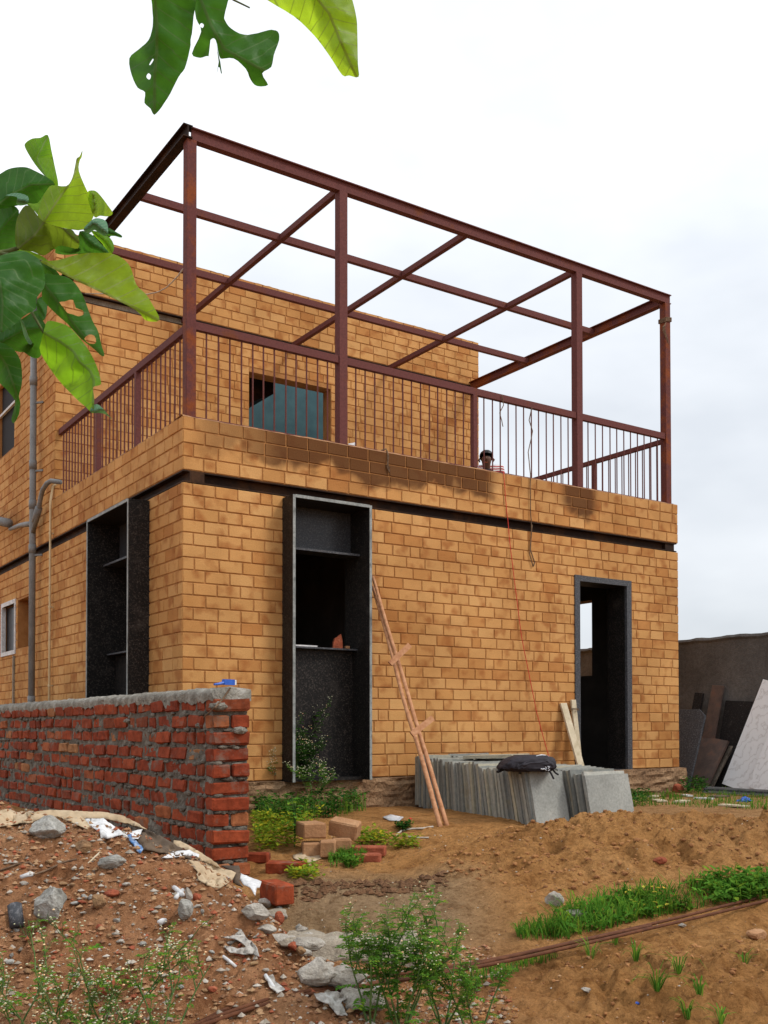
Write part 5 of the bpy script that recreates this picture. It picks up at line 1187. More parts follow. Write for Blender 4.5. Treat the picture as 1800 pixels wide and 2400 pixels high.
scrap('cardboard_sheet', 'dark curled cardboard fold hanging over the heap towards the wall end', 'cardboard', c2([(1100,215),(1200,222),(1330,290),(1430,350),(1660,470),(1850,590),(1960,640),(1880,640),(1659,592),(1480,560),(1400,545),(1340,470),(1390,350),(1240,290)]), lambda x, y: 5.02-(y-1960)*.0012+wob(x, y, .05, .03), 'carddk', .006)
scrap('cardboard_sheet', 'torn tan cardboard flap hanging down beside the red wall end', 'cardboard', c3([(145,85),(205,95),(330,130),(412,155),(385,205),(310,250),(195,195),(200,150)]), lambda x, y: 4.96-(y-2040)*.0032+wob(x, y, .03, .04), 'card', .005)
scrap('cardboard_sheet', 'narrow tan cardboard strip along the fold above the flap', 'cardboard', c3([(65,-25),(60,0),(75,20),(120,18),(215,88),(330,133),(300,100),(210,40),(140,0),(100,-20)]), lambda x, y: 5.05-(y-2000)*.002+wob(x, y, .02, .05), 'card', .005)
scrap('paper_sheet', 'corrugated white strip lying below the cardboard strip', 'paper', c3([(-10,75),(60,38),(150,30),(205,55),(205,72),(130,62),(60,72)]), lambda x, y: 4.95-(y-2000)*.003, 'white', .003)
scrap('paper_sheet', 'bent white card end beside the single red brick', 'paper', c3([(440,160),(500,185),(555,205),(545,238),(528,242),(518,283),(490,240),(455,225),(430,190)]), lambda x, y: 4.99-(y-2070)*.004, 'white', .003)
scrap('cardboard_sheet', 'dark cardboard corner behind the bent white card', 'cardboard', c3([(330,118),(430,118),(440,160),(432,200),(450,240),(395,210),(410,155)]), lambda x, y: 5.03-(y-2040)*.003, 'carddk', .006)
scrap('cardboard_scrap', 'torn cardboard scrap in front of the block pile', 'cardboard', [(686,2004),(712,1997),(735,1990),(735,2003),(762,1998),(758,2010),(732,2020),(722,2030),(706,2018),(688,2012)], lambda x, y: 2389*.88/(y-1707)*1.0-.06+wob(x, y, .06, .06), 'card', .004)
scrap('plastic_sheet', 'flat white packet on the sand near the poles', 'packet', [(897,1915),(915,1909),(946,1915),(936,1924),(912,1923)], lambda x, y: ghit(x, y, .006).__sub__(CAM).dot(FWD), 'white', .003, 1)
gd = lambda lift: (lambda x, y: (ghit(x, y, lift)-CAM).dot(FWD))
scrap('plastic_bag', 'torn white plastic bag strip lying on the heap', 'bag', c3([(335,515),(400,505),(430,480),(400,465),(440,470),(470,520),(520,560),(545,625),(495,610),(450,612),(380,600),(345,570),(350,560),(420,580),(470,570),(440,540),(400,525)]), lambda x, y: gd(.02)(x, y)+wob(x, y, .015, .2), 'plastic', .003, 2, None, 6)
scrap('plastic_bag', 'white plastic shreds under the rusty rods at the heap foot', 'bag', [(735,2330),(790,2322),(812,2340),(800,2350),(815,2380),(790,2378),(770,2352),(745,2345)], lambda x, y: gd(.02)(x, y), 'plastic', .003, 2, None, 6)
scrap('plastic_bag', 'white plastic wrapper beside the rods on the heap', 'bag', [(620,2290),(640,2284),(645,2300),(668,2318),(650,2328),(632,2312)], lambda x, y: gd(.015)(x, y), 'plastic', .003, 2, None, 6)
scrap('blue_rag', 'twisted blue rag below the white sheet', 'rag', c2([(1240,405),(1275,400),(1300,440),(1370,500),(1395,550),(1360,582),(1330,560),(1300,500),(1250,450)]), lambda x, y: 4.82-(y-1970)*.003, 'bluerag', .008, 2, None, 5)
def tube_bit(label, px, py, px2, py2, r, mat='white', name='plastic_tube'):
    a, b_ = ghit(px, py), ghit(px2, py2); a, b_ = a+Z3*r, b_+Z3*r; q = MB(); q.tube([a, a.lerp(b_, .5)+Z3*.002, b_], r, 8); o = q.build(name, mat, None, a, smooth=True); o.location = a; tag(o, label, 'tube')
tube_bit('thin white plastic tube on the heap below the torn bag', 522, 2245, 553, 2270, .006); tube_bit('white plastic tube end above the rods', 622, 2290, 645, 2325, .007)
tube_bit('white folded strip beside the pale upright chip', 408, 2086, 428, 2104, .010); tube_bit('short white strip under the folded one', 412, 2110, 428, 2092, .009); tube_bit('small white tile cube on the heap', 374, 2170, 386, 2166, .012)
tube_bit('white and grey shard near the curved root', 48, 2062, 76, 2054, .009); tube_bit('pale dry stick across the thin grey shard', 186, 2048, 234, 2000, .004, 'palewood', 'dry_stick'); tube_bit('cut grey pipe end standing in the rubble', 40, 2190, 34, 2140, .028, 'graymd', 'pipe_offcut')
cord('dry_root', 'curved brown root lying on the rubble heap', 'root', [ghit(*p)+Z3*.008 for p in ((0, 2045), (40, 2030), (70, 2026), (84, 2040), (78, 2056), (110, 2044), (150, 2025), (180, 2018))], .0045, 'rope')
cord('hose', 'thin pale hose curled on the sand beside the poles', 'hose', [ghit(*p)+Z3*.008 for p in ((928, 1960), (940, 1950), (965, 1945), (990, 1944), (1015, 1940))], .007, 'cable')
cord('hose', 'short pale rod on the sand below the curled hose', 'hose', [ghit(*p)+Z3*.008 for p in ((948, 1962), (975, 1966), (1005, 1966))], .006, 'cable')
crumple('plastic_bit', 'tiny blue plastic scrap on the foreground sand', 'plastic', 1493, 2352, .012, 'bluep', 3.3)
crumple('plastic_bit', 'small red wrapper beside the white packet', 'plastic', 962, 1920, .02, 'cordred', 4.3)

# ------------------------------------------------------------------ teak branches hanging into the view
tree = thing('teak_tree', 'teak branches with large green leaves, some eaten through by insects', 'tree')
tp = uv2xy(-2.6, 1.5); tree.location = (tp[0], tp[1], gz(*tp)); TO = Vector(tree.location)
def leaf(pts, mid, mat, d0, dt=0., ds=0., holes=(), jag=0., sc=None, off=(0, 0), sm=3, wob_=.012, step=7):
    sc = sc or .31646
    M_ = [Vector((off[0]+x*sc, off[1]+y*sc)) for x, y in mid]; seg = [(M_[i+1]-M_[i]).length for i in range(len(M_)-1)]; LT = sum(seg)
    ol = smooth_poly([(off[0]+x*sc, off[1]+y*sc) for x, y in pts], sm)
    if jag: ol = [p+Vector((noise.noise(Vector((p.x*.35, p.y*.35, 1))), noise.noise(Vector((p.x*.35, p.y*.35, 7)))))*jag for p in ol]
    hs = [smooth_poly([(off[0]+x*sc, off[1]+y*sc) for x, y in h], 2) for h in holes]
    V, fs = sheet_mesh(ol, hs, step); P = []; UV = []
    for p in V:
        best = None; acc = 0
        for i in range(len(M_)-1):
            d = M_[i+1]-M_[i]; t_ = max(0, min(1, (p-M_[i]).dot(d)/d.length_squared)); c = M_[i]+d*t_; r_ = (p-c)
            if best is None or r_.length < best[0]: best = (r_.length, (acc+t_*seg[i])/LT, (1 if d.cross(r_) > 0 else -1))
            acc += seg[i]
        s = best[2]*best[0]/LT; t_ = best[1]
        v = d0+dt*t_+.55*ds*abs(s)+(.22*ds*s)+wob_*noise.noise(Vector((p.x*.025, p.y*.025, d0*9)))+.0012*sin(t_*16*pi-abs(s)*30)*min(1, abs(s)*6)
        P.append(depth(p.x, p.y, v)); UV.append((t_, s))
    me_ = bpy.data.meshes.new('leaf'); me_.from_pydata([tuple(p-TO) for p in P], [], fs); me_.update()
    ul = me_.uv_layers.new(name='UVMap')
    for lp_ in me_.loops: ul.data[lp_.index].uv = UV[lp_.vertex_index]
    o = link('leaf', me_, mat, tree, True); md = o.modifiers.new('thick', 'SOLIDIFY') if False else None; return o
O2 = (0, 300); OT = (250, 0); ST = .3918
leaf([(-90,560),(0,545),(70,560),(140,610),(130,720),(150,860),(90,930),(0,960),(-90,930)], [(-80,900),(0,760),(120,620)], 'leafd', 2.27, .0, .3, off=O2)
leaf([(40,500),(120,480),(205,505),(205,560),(150,575),(120,560),(125,510)], [(50,510),(200,550)], 'leafb', 2.13, .0, .2, off=O2)
leaf([(110,900),(200,905),(330,960),(420,1060),(430,1120),(330,1110),(230,1000)], [(110,900),(430,1115)], 'leafm', 2.24, .0, .3, off=O2)
leaf([(330,760),(450,800),(590,800),(600,900),(520,930),(430,910),(360,860)], [(330,770),(600,890)], 'leafd', 2.26, .0, .3, off=O2)
leaf([(-80,1480),(40,1470),(150,1420),(180,1500),(250,1600),(180,1660),(60,1640),(-80,1640)], [(-60,1560),(230,1600)], 'leafd', 2.25, .0, .3, off=O2)
leaf([(300,985),(420,980),(600,930),(720,925),(830,930),(920,975),(970,1040),(1010,1160),(1080,1230),(1130,1310),(1182,1422),(1080,1425),(1000,1345),(700,1195),(520,1110),(380,1035)], [(310,985),(520,1105),(700,1190),(1000,1335),(1178,1425)], 'leafy', 2.02, .06, .5, off=O2)
leaf([(322,1515),(350,1432),(430,1440),(520,1480),(640,1620),(715,1760),(748,1880),(735,1905),(690,1922),(697,2000),(690,2112),(640,2070),(560,2000),(420,1850),(300,1665),(305,1580)], [(322,1515),(440,1580),(545,1655),(590,1735),(670,1800),(695,1870),(690,2110)], 'leafm', 2.00, -.04, .45, off=O2)
leaf([(690,2112),(668,2100),(680,2060),(720,2045),(760,2075),(800,2120),(832,2158),(780,2120),(730,2110)], [(690,2100),(760,2085),(830,2155)], 'leafb', 1.955, .02, .2, off=O2)
leaf([(320,1090),(400,1085),(520,1115),(600,1215),(650,1335),(690,1440),(725,1500),(750,1600),(773,1675),(755,1690),(700,1640),(600,1560),(500,1450),(420,1380),(330,1290),(310,1240)], [(320,1150),(430,1290),(560,1470),(660,1590),(765,1685)], 'leafd', 2.14, .05, .4, [[(440,1290),(480,1285),(540,1270),(560,1330),(610,1350),(620,1380),(580,1395),(540,1380),(500,1370),(470,1330)], [(625,1560),(660,1530),(700,1540),(712,1585),(690,1600),(650,1590)]], .8, off=O2)
leaf([(-150,1000),(-60,950),(0,945),(100,915),(175,910),(250,945),(300,990),(332,1090),(328,1180),(270,1260),(265,1340),(180,1390),(130,1440),(60,1480),(0,1512),(-120,1400),(-180,1200)], [(-110,1000),(0,1130),(20,1300),(10,1505)], 'leafd', 1.93, -.02, .35, off=O2)
leaf([(188,150),(190,110),(240,78),(300,72),(355,52),(380,160),(405,280),(432,420),(400,425),(340,365),(260,270)], [(345,370),(270,230),(355,55)], 'leafm', 2.28, .05, .4, off=O2)
leaf([(-100,400),(0,340),(60,305),(130,290),(200,292),(265,320),(340,360),(405,412),(390,480),(300,560),(150,570),(0,600),(-100,560)], [(-60,600),(100,480),(230,420),(400,415)], 'leafd', 2.24, .03, .3, off=O2)
leaf([(280,660),(300,560),(340,470),(385,425),(490,430),(535,370),(558,270),(568,225),(590,210),(610,165),(605,215),(590,245),(585,320),(640,455),(690,560),(695,650),(620,752),(480,742),(340,705)], [(320,700),(410,560),(500,435),(560,320),(575,225),(608,170)], 'leafy', 2.12, .04, .5, off=O2)
leaf([(648,475),(690,462),(720,475),(760,520),(800,575),(835,630),(800,655),(740,650),(700,660),(660,560)], [(690,650),(705,590),(690,480)], 'leafy', 2.09, .0, .6, off=O2)
leaf([(128,890),(112,780),(130,660),(190,572),(250,610),(320,692),(460,738),(530,752),(555,780),(585,820),(578,892),(500,880),(440,872),(380,910),(320,945),(240,915)], [(130,895),(250,800),(330,690),(470,745),(580,850)], 'leafo', 2.06, .03, .35, off=O2)
leaf([(200,560),(280,555),(340,470),(300,620),(320,690),(260,620)], [(200,560),(320,690)], 'leafm', 2.16, 0, .2, off=O2)
leaf([(618,752),(660,700),(710,668),(780,685),(800,740),(795,795),(750,790),(700,755),(660,780)], [(620,760),(700,700),(795,780)], 'leafb', 2.05, .0, .3, off=O2)
leaf([(800,740),(850,765),(900,795),(898,812),(850,800),(795,795)], [(800,770),(900,805)], 'leafd', 2.06, 0, .2, off=O2)
leaf([(410,925),(440,880),(560,890),(590,765),(680,790),(740,850),(790,900),(795,928),(640,925),(500,940)], [(590,770),(680,860),(795,925)], 'leafd', 2.18, .02, .3, off=O2)
leaf([(680,760),(760,780),(820,820),(845,880),(830,928),(795,930),(760,860),(700,800)], [(680,765),(780,840),(830,925)], 'leafm', 2.22, .02, .3, off=O2)
leaf([(-80,1600),(0,1590),(60,1610),(110,1650),(150,1720),(163,1820),(160,1900),(140,1985),(150,2040),(140,2120),(105,2185),(85,2160),(100,2090),(110,2020),(60,1950),(0,1890),(-80,1800)], [(-40,1620),(50,1760),(120,1960),(105,2180)], 'leafd', 2.10, .04, .3, off=O2, jag=.8)
leaf([(0,1520),(60,1490),(130,1440),(270,1350),(320,1430),(362,1508),(330,1560),(300,1690),(240,1700),(160,1650),(80,1620),(0,1600)], [(20,1580),(170,1500),(300,1480),(355,1510)], 'leafd', 2.17, .03, .3, off=O2)
leaf([(150,1410),(180,1450),(210,1540),(240,1590),(215,1600),(175,1530)], [(155,1415),(235,1595)], 'leafb', 2.02, .0, .1, off=O2)
leaf([(270,1280),(330,1250),(350,1330),(330,1420),(290,1400)], [(270,1280),(330,1420)], 'leafd', 2.19, 0, .2, off=O2)
leaf([(265,960),(330,1000),(420,1060),(440,1110),(330,1085),(280,1020)], [(265,960),(440,1110)], 'leafd', 2.20, 0, .2, off=O2)
leaf([(265,-60),(268,0),(275,80),(275,160),(250,240),(190,295),(135,350),(150,450),(185,525),(230,552),(225,615),(262,650),(285,687),(330,640),(380,560),(430,462),(468,408),(490,330),(505,250),(520,100),(520,-60)], [(285,-60),(300,150),(300,300),(288,430),(285,685)], 'leafd', 2.10, .08, .35, [[(502,262),(508,210),(524,193),(545,225),(548,258),(525,280)], [(238,455),(250,438),(265,452),(258,475),(243,470)], [(255,385),(275,352),(280,360),(262,388)]], .7, ST, OT)
leaf([(520,-60),(520,0),(535,110),(565,190),(510,320),(560,345),(600,335),(612,330),(622,240),(652,240),(672,330),(690,352),(760,350),(830,410),(862,480),(900,515),(965,508),(930,440),(985,400),(1000,330),(1032,240),(1025,190),(985,178),(930,190),(890,200),(820,207),(745,172),(712,130),(705,90),(725,10),(730,-60)], [(540,-60),(620,140),(700,290),(900,400),(1000,440)], 'leafd', 2.15, .05, .3, [[(556,150),(568,138),(582,150),(572,168)]], 1.0, ST, OT, step=8)
leaf([(652,238),(662,300),(680,370),(690,440),(684,440),(676,405),(668,400),(656,455),(670,370)], [(655,240),(680,430)], 'leafd', 2.15, 0, 0, off=OT, sc=ST, sm=1, step=5)
leaf([(900,-60),(960,0),(1120,98),(1220,190),(1280,260),(1345,352),(1410,450),(1450,452),(1507,460),(1503,380),(1500,200),(1495,110),(1470,0),(1440,-70)], [(1200,-80),(1330,80),(1400,250),(1490,455)], 'leafy', 2.20, .06, .45, off=OT, sc=ST)
def twig(pts, r0, r1, mat='twig', name='branch', n=8):
    q = MB(); m_ = len(pts); q.tube(pts, [r0+(r1-r0)*i/(m_-1) for i in range(m_)], n); return q.build(name, mat, tree, TO, smooth=True)
dpx = lambda x, y, v: depth(O2[0]+x*.31646, O2[1]+y*.31646, v); dpt = lambda x, y, v: depth(OT[0]+x*ST, OT[1]+y*ST, v)
fork = depth(-330, 560, 2.0)
twig([fork, depth(-120, 590, 2.05), dpx(0, 930, 2.09), dpx(60, 915, 2.1), dpx(130, 890, 2.09)], .010, .004)
twig([dpx(130, 892, 2.08), dpx(230, 800, 2.095), dpx(320, 700, 2.1)], .0035, .0025); twig([dpx(0, 930, 2.09), dpx(150, 950, 2.07), dpx(310, 985, 2.03)], .004, .0025)
twig([dpx(0, 930, 2.09), dpx(150, 1100, 2.14), dpx(320, 1150, 2.15)], .004, .0025); twig([dpx(60, 1000, 2.13), dpx(200, 1300, 2.12), dpx(322, 1515, 2.01)], .004, .0025)
twig([depth(-120, 590, 2.05), dpx(-110, 1000, 1.96)], .004, .003); twig([dpx(-60, 930, 2.1), dpx(-60, 1300, 2.14), dpx(-40, 1620, 2.12)], .004, .003); twig([depth(-120, 590, 2.05), dpx(-60, 600, 2.22)], .004, .003)
twig([depth(-330, 560, 2.0), depth(100, -260, 2.1), depth(380, -180, 2.15), depth(600, -160, 2.2)], .012, .005)
twig([depth(380, -180, 2.15), dpt(285, -60, 2.11)], .004, .003); twig([depth(440, -178, 2.16), dpt(540, -60, 2.16)], .004, .003); twig([depth(600, -160, 2.2), dpt(1200, -80, 2.21)], .004, .003); twig([dpt(700, -40, 2.2), dpt(760, 0, 2.2), dpt(855, 46, 2.19)], .0025, .0015)
tx, ty = tp; tz = TO.z
twig([(tx, ty, tz-.2), (tx+.02, ty, tz+.6), (tx-.03, ty+.03, tz+1.5), (tx+.02, ty+.02, tz+2.6), (tx, ty, tz+3.6)], .085, .045, 'bark', 'trunk', 14)
twig([(tx+.0, ty+.025, tz+1.35), ((tx+fork.x)/2, (ty+fork.y)/2, fork.z-.05), tuple(fork)], .028, .011, 'bark')

# ------------------------------------------------------------------ weeds
def leaf_tri(q, base, d, up_, L, Wd, droop=.25):
    s = d.cross(up_).normalized()*Wd/2; m_ = base+d*L*.5+up_*L*.08; e = base+d*L-Z3*L*droop
    q.add([base, m_-s, e, m_+s], [(0, 1, 2, 3)])
def parthenium(label, px, py, hgt, seed, nst=5, flowers=1., leafd=1., spread=.35, group=None, p=None, mats=('stem', 'weed', 'flower'), fs=1.0):
    r = random.Random(seed); p = p or ghit(px, py); root = thing('flowering_weed', label, 'weed', tuple(p), group); st, fo, fl = MB(), MB(), MB()
    def floret(c, s):
        s *= fs; a = r.uniform(0, 6.3); vs = [(c.x+s*o_[0], c.y+s*o_[1], c.z+s*.7*o_[2]) for o_ in oct_]; fl.add(vs, of_)
    def fern(base, d, L):      # divided leaf: midrib with paired lobes
        up_ = Z3; k = 5
        for i in range(k):
            t_ = (i+.6)/k; c = base+d*L*t_-Z3*L*.35*t_*t_; s = d.cross(up_).normalized()
            for sg in (-1, 1): leaf_tri(fo, c, (d*.6+s*sg).normalized(), up_, L*.38*(1-.6*abs(t_-.4)), L*.19)
        leaf_tri(fo, base+d*L*.75-Z3*L*.18, d, up_, L*.35, L*.19)
    def grow(a, d, L, r0, lev):
        n = 6; pts = [a]; P = a.copy(); dd = d.copy()
        for i in range(n):
            dd = (dd+Vector((r.uniform(-.14, .14), r.uniform(-.14, .14), .05))).normalized(); P = P+dd*(L/n); pts.append(P.copy())
            if lev < 3 and i >= (1 if lev else 2):
                for _ in range(1 if lev < 2 else r.choice((0, 1, 1))):
                    if r.random() < .80:
                        an = r.uniform(0, 6.3); nd = (dd*.75+Vector((cos(an), sin(an), .15))*.6).normalized(); grow(P.copy(), nd, L*r.uniform(.30, .5), r0*.6, lev+1)
            if r.random() < .9*leafd and lev < 3:
                an = r.uniform(0, 6.3); fern(P.copy(), Vector((cos(an), sin(an), r.uniform(.1, .6))).normalized(), hgt*r.uniform(.10, .2)*(1.15-.35*lev))
        st.tube(pts, [r0*(1-.6*i/n) for i in range(n+1)], 4, False)
        if lev >= 1:
            for _ in range(max(1, int(5*flowers))):
                if r.random() < flowers: floret(P+Vector((r.uniform(-.03, .03), r.uniform(-.03, .03), r.uniform(-.01, .02))), r.uniform(.0028, .0045))
    for i in range(nst):
        an = 6.28*i/nst+r.uniform(-.4, .4); d = Vector((cos(an)*spread, sin(an)*spread, 1)).normalized(); grow(p.copy()+Vector((cos(an), sin(an), 0))*.01, d, hgt*r.uniform(.65, 1.0), .0045, 0)
    st.build('stem', mats[0], root, p, smooth=True); fo.build('foliage', mats[1], root, p)
    if fl.v: fl.build('flowers', mats[2], root, p)['kind'] = 'stuff'
    return root
parthenium('tall bushy weed with tiny white flowers growing over the rusty rods', 940, 2420, .38, 1, 7, .45, 1.5, .40)
parthenium('smaller flowering weed leaning right of the tall bushy one', 1040, 2408, .28, 2, 4, .25, 1.3, .5)
parthenium('slender weed left of the tall bushy one over the white blocks', 868, 2400, .36, 3, 3, .3, 1.2, .3)
parthenium('wispy weed at the lower edge of the foreground sand', 1110, 2440, .30, 4, 3, .25, 1.0, .5)
for i, (px, py, h, lab) in enumerate(((20, 2470, .42, 'white flowering weed at the pipe offcut on the rubble heap'), (110, 2480, .36, 'white flowering weed in front of the flat faced pale stone'), (190, 2490, .40, 'white flowering weed left of the broken brick lump'),
        (268, 2460, .46, 'tallest white flowering weed, over the broken brick lump'), (350, 2490, .36, 'white flowering weed right of the broken brick lump'), (395, 2460, .38, 'white flowering weed with spreading twigs near the rods'), (60, 2500, .30, 'low white flowering weed before the pipe offcut'), (310, 2510, .30, 'low white flowering weed before the brick lump'), (150, 2510, .30, 'low white flowering weed between its taller neighbours'), (230, 2515, .28, 'low dense white flowering weed below the pale stone'))):
    parthenium(lab, px, py, h*.84, 30+i, 2, .42, .35, .45, 'white flowering weeds on the rubble heap', None, ('stem', 'weed', 'flower'), 1.1)
pw1 = plane(700, 1868, 2, -.27)
parthenium('tall wispy weed growing before the left jamb of the tall window', 690, 1900, .62, 51, 6, .55, 1.0, .20, None, None, ('stem', 'weedd', 'flower'), 1.5)
parthenium('thin weed in front of the wall left of the tall window', 640, 1900, .55, 52, 3, .8, .5, .25, None, None, ('stem', 'weed', 'flower'), 1.5)
parthenium('bushy weed in front of the tall window panel', 735, 1905, .36, 53, 4, .5, .9, .45, None, None, ('stem', 'weed', 'flower'), 1.5)
# ground cover and grass
def blades(n, area, hmin, hmax, mat, name, label, wid=.006, seed=1, clump=.0, bend=.6):
    r = random.Random(seed); q = MB(); k = 0; tries = 0
    while k < n and tries < n*30:
        tries += 1; pt = area(r)
        if pt is None: continue
        u, v = pt; x, y = uv2xy(u, v); z = gz(x, y); k += 1; a = r.uniform(0, 6.3); h = r.uniform(hmin, hmax); d = Vector((cos(a), sin(a), 0)); s = Vector((-sin(a), cos(a), 0))*wid*r.uniform(.6, 1.3)/2; b0 = Vector((x, y, z-.005)); bd = r.uniform(.1, bend)
        p1_, p2_, p3_ = b0+Z3*h*.45+d*h*bd*.15, b0+Z3*h*.8+d*h*bd*.5, b0+Z3*h*(1-bd*.25)+d*h*bd
        q.add([b0-s, b0+s, p1_-s*.9, p1_+s*.9, p2_-s*.6, p2_+s*.6, p3_], [(0, 1, 3, 2), (2, 3, 5, 4), (4, 5, 6)])
    return tag(q.build(name, mat), label, 'grass', kind='stuff')
def leaves_patch(n, area, hmax, s0, s1, mat, name, label, seed=1):
    r = random.Random(seed); q = MB(); k = 0; tries = 0
    while k < n and tries < n*30:
        tries += 1; pt = area(r)
        if pt is None: continue
        u, v = pt; x, y = uv2xy(u, v); z = gz(x, y); k += 1; h = hmax*r.random()**.7*(.5+.5*noise.noise(Vector((x*4, y*4, seed)))+.3); s = r.uniform(s0, s1); a = r.uniform(0, 6.3); t_ = r.uniform(-.2, .7)
        d = Vector((cos(a)*cos(t_), sin(a)*cos(t_), sin(t_))); sd2 = Vector((-sin(a), cos(a), r.uniform(-.4, .4))).normalized(); c = Vector((x, y, z+max(.005, h)))
        nn = d.cross(sd2).normalized()
        q.add([c, c+d*s*.35+sd2*s*.28+nn*s*.05, c+d*s*.75+sd2*s*.20, c+d*s-nn*s*.12, c+d*s*.75-sd2*s*.20, c+d*s*.35-sd2*s*.28+nn*s*.05, c+d*s*.5-nn*s*.04], [(0, 6, 1), (1, 6, 2), (2, 6, 3), (3, 6, 4), (4, 6, 5), (5, 6, 0)])
    return tag(q.build(name, mat), label, 'plants', kind='stuff')
def pxarea(poly, jit=.0):
    x0, x1 = min(p[0] for p in poly), max(p[0] for p in poly); y0, y1 = min(p[1] for p in poly), max(p[1] for p in poly)
    def f(r):
        x, y = r.uniform(x0, x1), r.uniform(y0, y1)
        if not inside((x, y), poly): return None
        p = ghit(x, y); u, v = xy2uv(p.x, p.y)
        if noise.noise(Vector((p.x*3.2, p.y*3.2, 4))) < -.22 and r.random() < .8: return None
        return (u, v)
    return f
G1 = pxarea([(1290,2160),(1340,2130),(1450,2105),(1560,2080),(1800,2062),(1830,2062),(1830,2105),(1640,2130),(1500,2160),(1400,2185),(1330,2195)])
blades(1500, G1, .03, .13, 'grass', 'grass', 'strip of green grass between the sand ridge and the rods', .0065, 3, 0, 1.5); leaves_patch(900, G1, .06, .015, .05, 'weed', 'ground_cover', 'small leaved weeds mixed into the grass strip', 33)
blades(420, pxarea([(1205,2180),(1270,2165),(1340,2170),(1340,2200),(1260,2205),(1215,2200)]), .03, .09, 'grass', 'grass', 'small grass patch at the left end of the grass strip', .005, 4, 0, 1.5)
leaves_patch(420, pxarea([(1640,2075),(1720,2062),(1830,2062),(1830,2110),(1700,2125),(1640,2120)]), .09, .03, .06, 'weed', 'ground_cover', 'broad leaved creeper in the grass strip', 5)
leaves_patch(26, pxarea([(1465,2120),(1520,2110),(1590,2130),(1560,2150),(1480,2150)]), .12, .02, .04, 'yflower', 'flowers', 'yellow flowers and leaves in the grass strip', 6)
blades(500, pxarea([(1080,2290),(1180,2260),(1300,2235),(1310,2245),(1190,2285),(1090,2330)]), .02, .05, 'grass', 'grass', 'low grass along the near side of the rods', .004, 7)
blades(1500, pxarea([(1475,1850),(1540,1858),(1640,1852),(1700,1850),(1800,1868),(1800,1898),(1700,1897),(1560,1888),(1480,1892)]), .02, .07, 'grass', 'grass', 'short grass beside the house corner', .006, 8)
leaves_patch(500, pxarea([(1590,1838),(1620,1828),(1655,1840),(1660,1862),(1600,1868)]), .16, .03, .06, 'weedd', 'ground_cover', 'dark leafy weeds at the house corner', 9)
leaves_patch(350, pxarea([(1470,1850),(1520,1848),(1520,1890),(1475,1892)]), .08, .02, .05, 'weedd', 'ground_cover', 'leafy weeds beside the slab stack', 10)
GW = pxarea([(590,1878),(640,1862),(760,1868),(850,1880),(858,1900),(800,1915),(740,1920),(700,1935),(600,1930)])
leaves_patch(2600, GW, .20, .025, .06, 'weedd', 'ground_cover', 'dark green weeds along the plinth under the tall window', 11); blades(900, GW, .08, .22, 'grass', 'grass', 'long grass among the weeds under the tall window', .006, 12)
leaves_patch(1500, pxarea([(588,1925),(700,1930),(760,1925),(720,1960),(690,1990),(600,2000)]), .13, .02, .045, 'weedy', 'ground_cover', 'yellow green weeds beside the end of the red wall', 13)
leaves_patch(520, pxarea([(835,1962),(880,1950),(930,1965),(985,1975),(980,1990),(900,1995),(840,1985)]), .07, .02, .045, 'weedy', 'ground_cover', 'yellow green weeds right of the block pile', 14)
leaves_patch(420, pxarea([(770,2010),(850,2000),(860,2020),(830,2035),(770,2035)]), .06, .02, .04, 'weed', 'ground_cover', 'small green weeds in front of the block pile', 15); blades(260, pxarea([(770,2010),(850,2000),(860,2020),(830,2035),(770,2035)]), .04, .10, 'grass', 'grass', 'grass tuft in front of the block pile', .005, 16)
leaves_patch(360, pxarea([(670,2040),(740,2030),(765,2050),(740,2070),(680,2060)]), .06, .02, .04, 'weedy', 'ground_cover', 'low weeds behind the single red brick', 17)
leaves_patch(160, pxarea([(925,1938),(960,1936),(975,1944),(940,1950)]), .04, .02, .04, 'weedd', 'ground_cover', 'dark weed tuft beside the curled hose', 18)
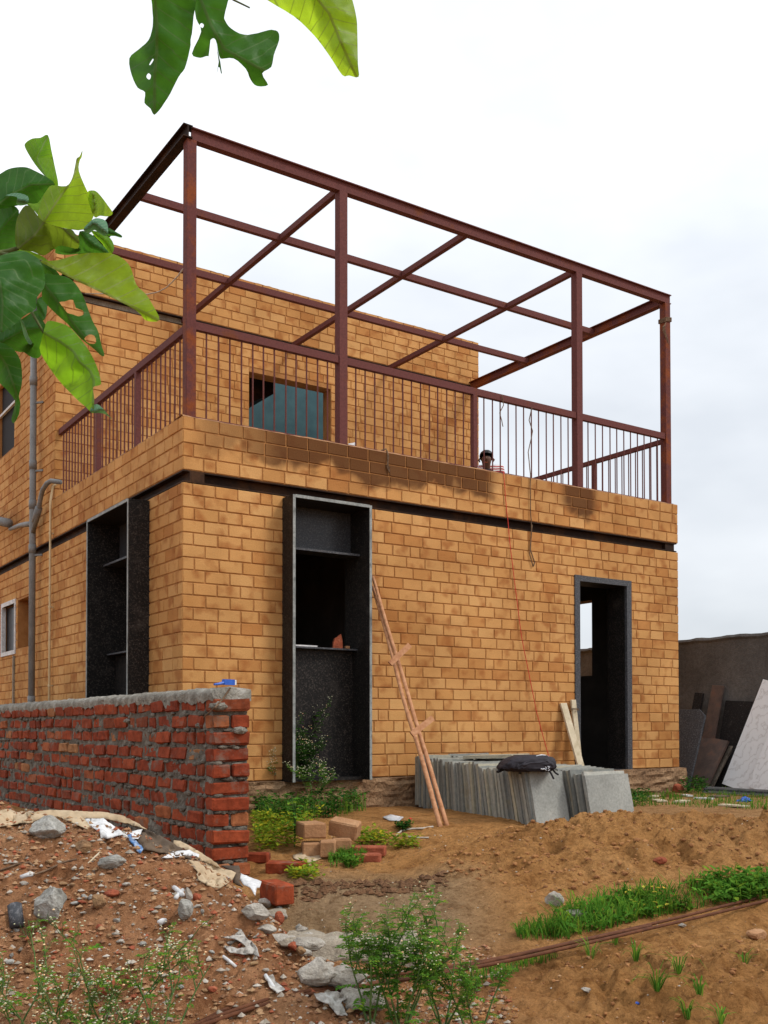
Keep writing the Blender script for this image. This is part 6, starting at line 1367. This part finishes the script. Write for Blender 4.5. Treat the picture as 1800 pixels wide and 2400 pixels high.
# a broad leaved plant beside the block pile, and grass tufts in the foreground sand
bp = ghit(690, 1985); o = thing('broad_leaved_plant', 'upright broad leaved green plant left of the block pile', 'plant', tuple(bp)); q = MB(); lv = MB(); r = random.Random(4)
for k in range(3):
    t0 = bp+Vector((r.uniform(-.03, .03), r.uniform(-.03, .03), .24+.05*k)); q.tube([bp, bp.lerp(t0, .5)+Vector((.01, 0, 0)), t0], .004, 5)
    for j in range(9):
        c = bp.lerp(t0, .35+.65*j/8); a = j*2.4+k; d = Vector((cos(a), sin(a), .15)).normalized(); s = .055; sd2 = Vector((-sin(a), cos(a), 0)); nn = d.cross(sd2)
        lv.add([c, c+d*s*.4+sd2*s*.42, c+d*s*.9+sd2*s*.25, c+d*s*1.25-Z3*s*.3, c+d*s*.9-sd2*s*.25, c+d*s*.4-sd2*s*.42, c+d*s*.6+nn*s*.08], [(0,6,1),(1,6,2),(2,6,3),(3,6,4),(4,6,5),(5,6,0)])
q.build('stem', 'stem', o, bp); lv.build('foliage', 'weed', o, bp)
for i, (px, py, n, h, lab) in enumerate(((1385, 2245, 14, .12, 'drooping grass tuft just below the rods'), (1490, 2250, 18, .11, 'sprawling grass tuft on the foreground sand'), (1540, 2320, 22, .14, 'largest grass tuft on the foreground sand'), (1590, 2280, 14, .15, 'tall thin grass tuft on the foreground sand'), (1745, 2258, 12, .09, 'yellowish grass tuft near the tan stone'), (1610, 2385, 18, .10, 'grass tuft at the near edge of the sand'), (1440, 2215, 12, .09, 'small grass tuft touching the rods'), (1640, 2330, 14, .12, 'straggly grass tuft right of the largest one'), (1690, 2400, 14, .10, 'small leafy tuft at the lower right of the sand'))):
    r = random.Random(i); p = ghit(px, py); o = thing('grass_tuft', lab, 'grass', tuple(p)); q = MB()
    for k in range(n):
        a = r.uniform(0, 6.3); hh = h*r.uniform(.5, 1.1); d = Vector((cos(a), sin(a), 0)); s = Vector((-sin(a), cos(a), 0))*.0028; b0 = p+d*r.uniform(0, .012)-Z3*.005; bd = r.uniform(.2, 1.1)
        q.add([b0-s, b0+s, b0+Z3*hh*.5+d*hh*bd*.25-s, b0+Z3*hh*.5+d*hh*bd*.25+s, b0+Z3*hh*(.85-.3*bd)+d*hh*bd*.7-s*.6, b0+Z3*hh*(.85-.3*bd)+d*hh*bd*.7+s*.6, b0+Z3*hh*(.9-.6*bd)+d*hh*bd*1.05], [(0,1,3,2),(2,3,5,4),(4,5,6)])
    q.build('blades', 'grass' if i % 4 else 'weed', o, p)
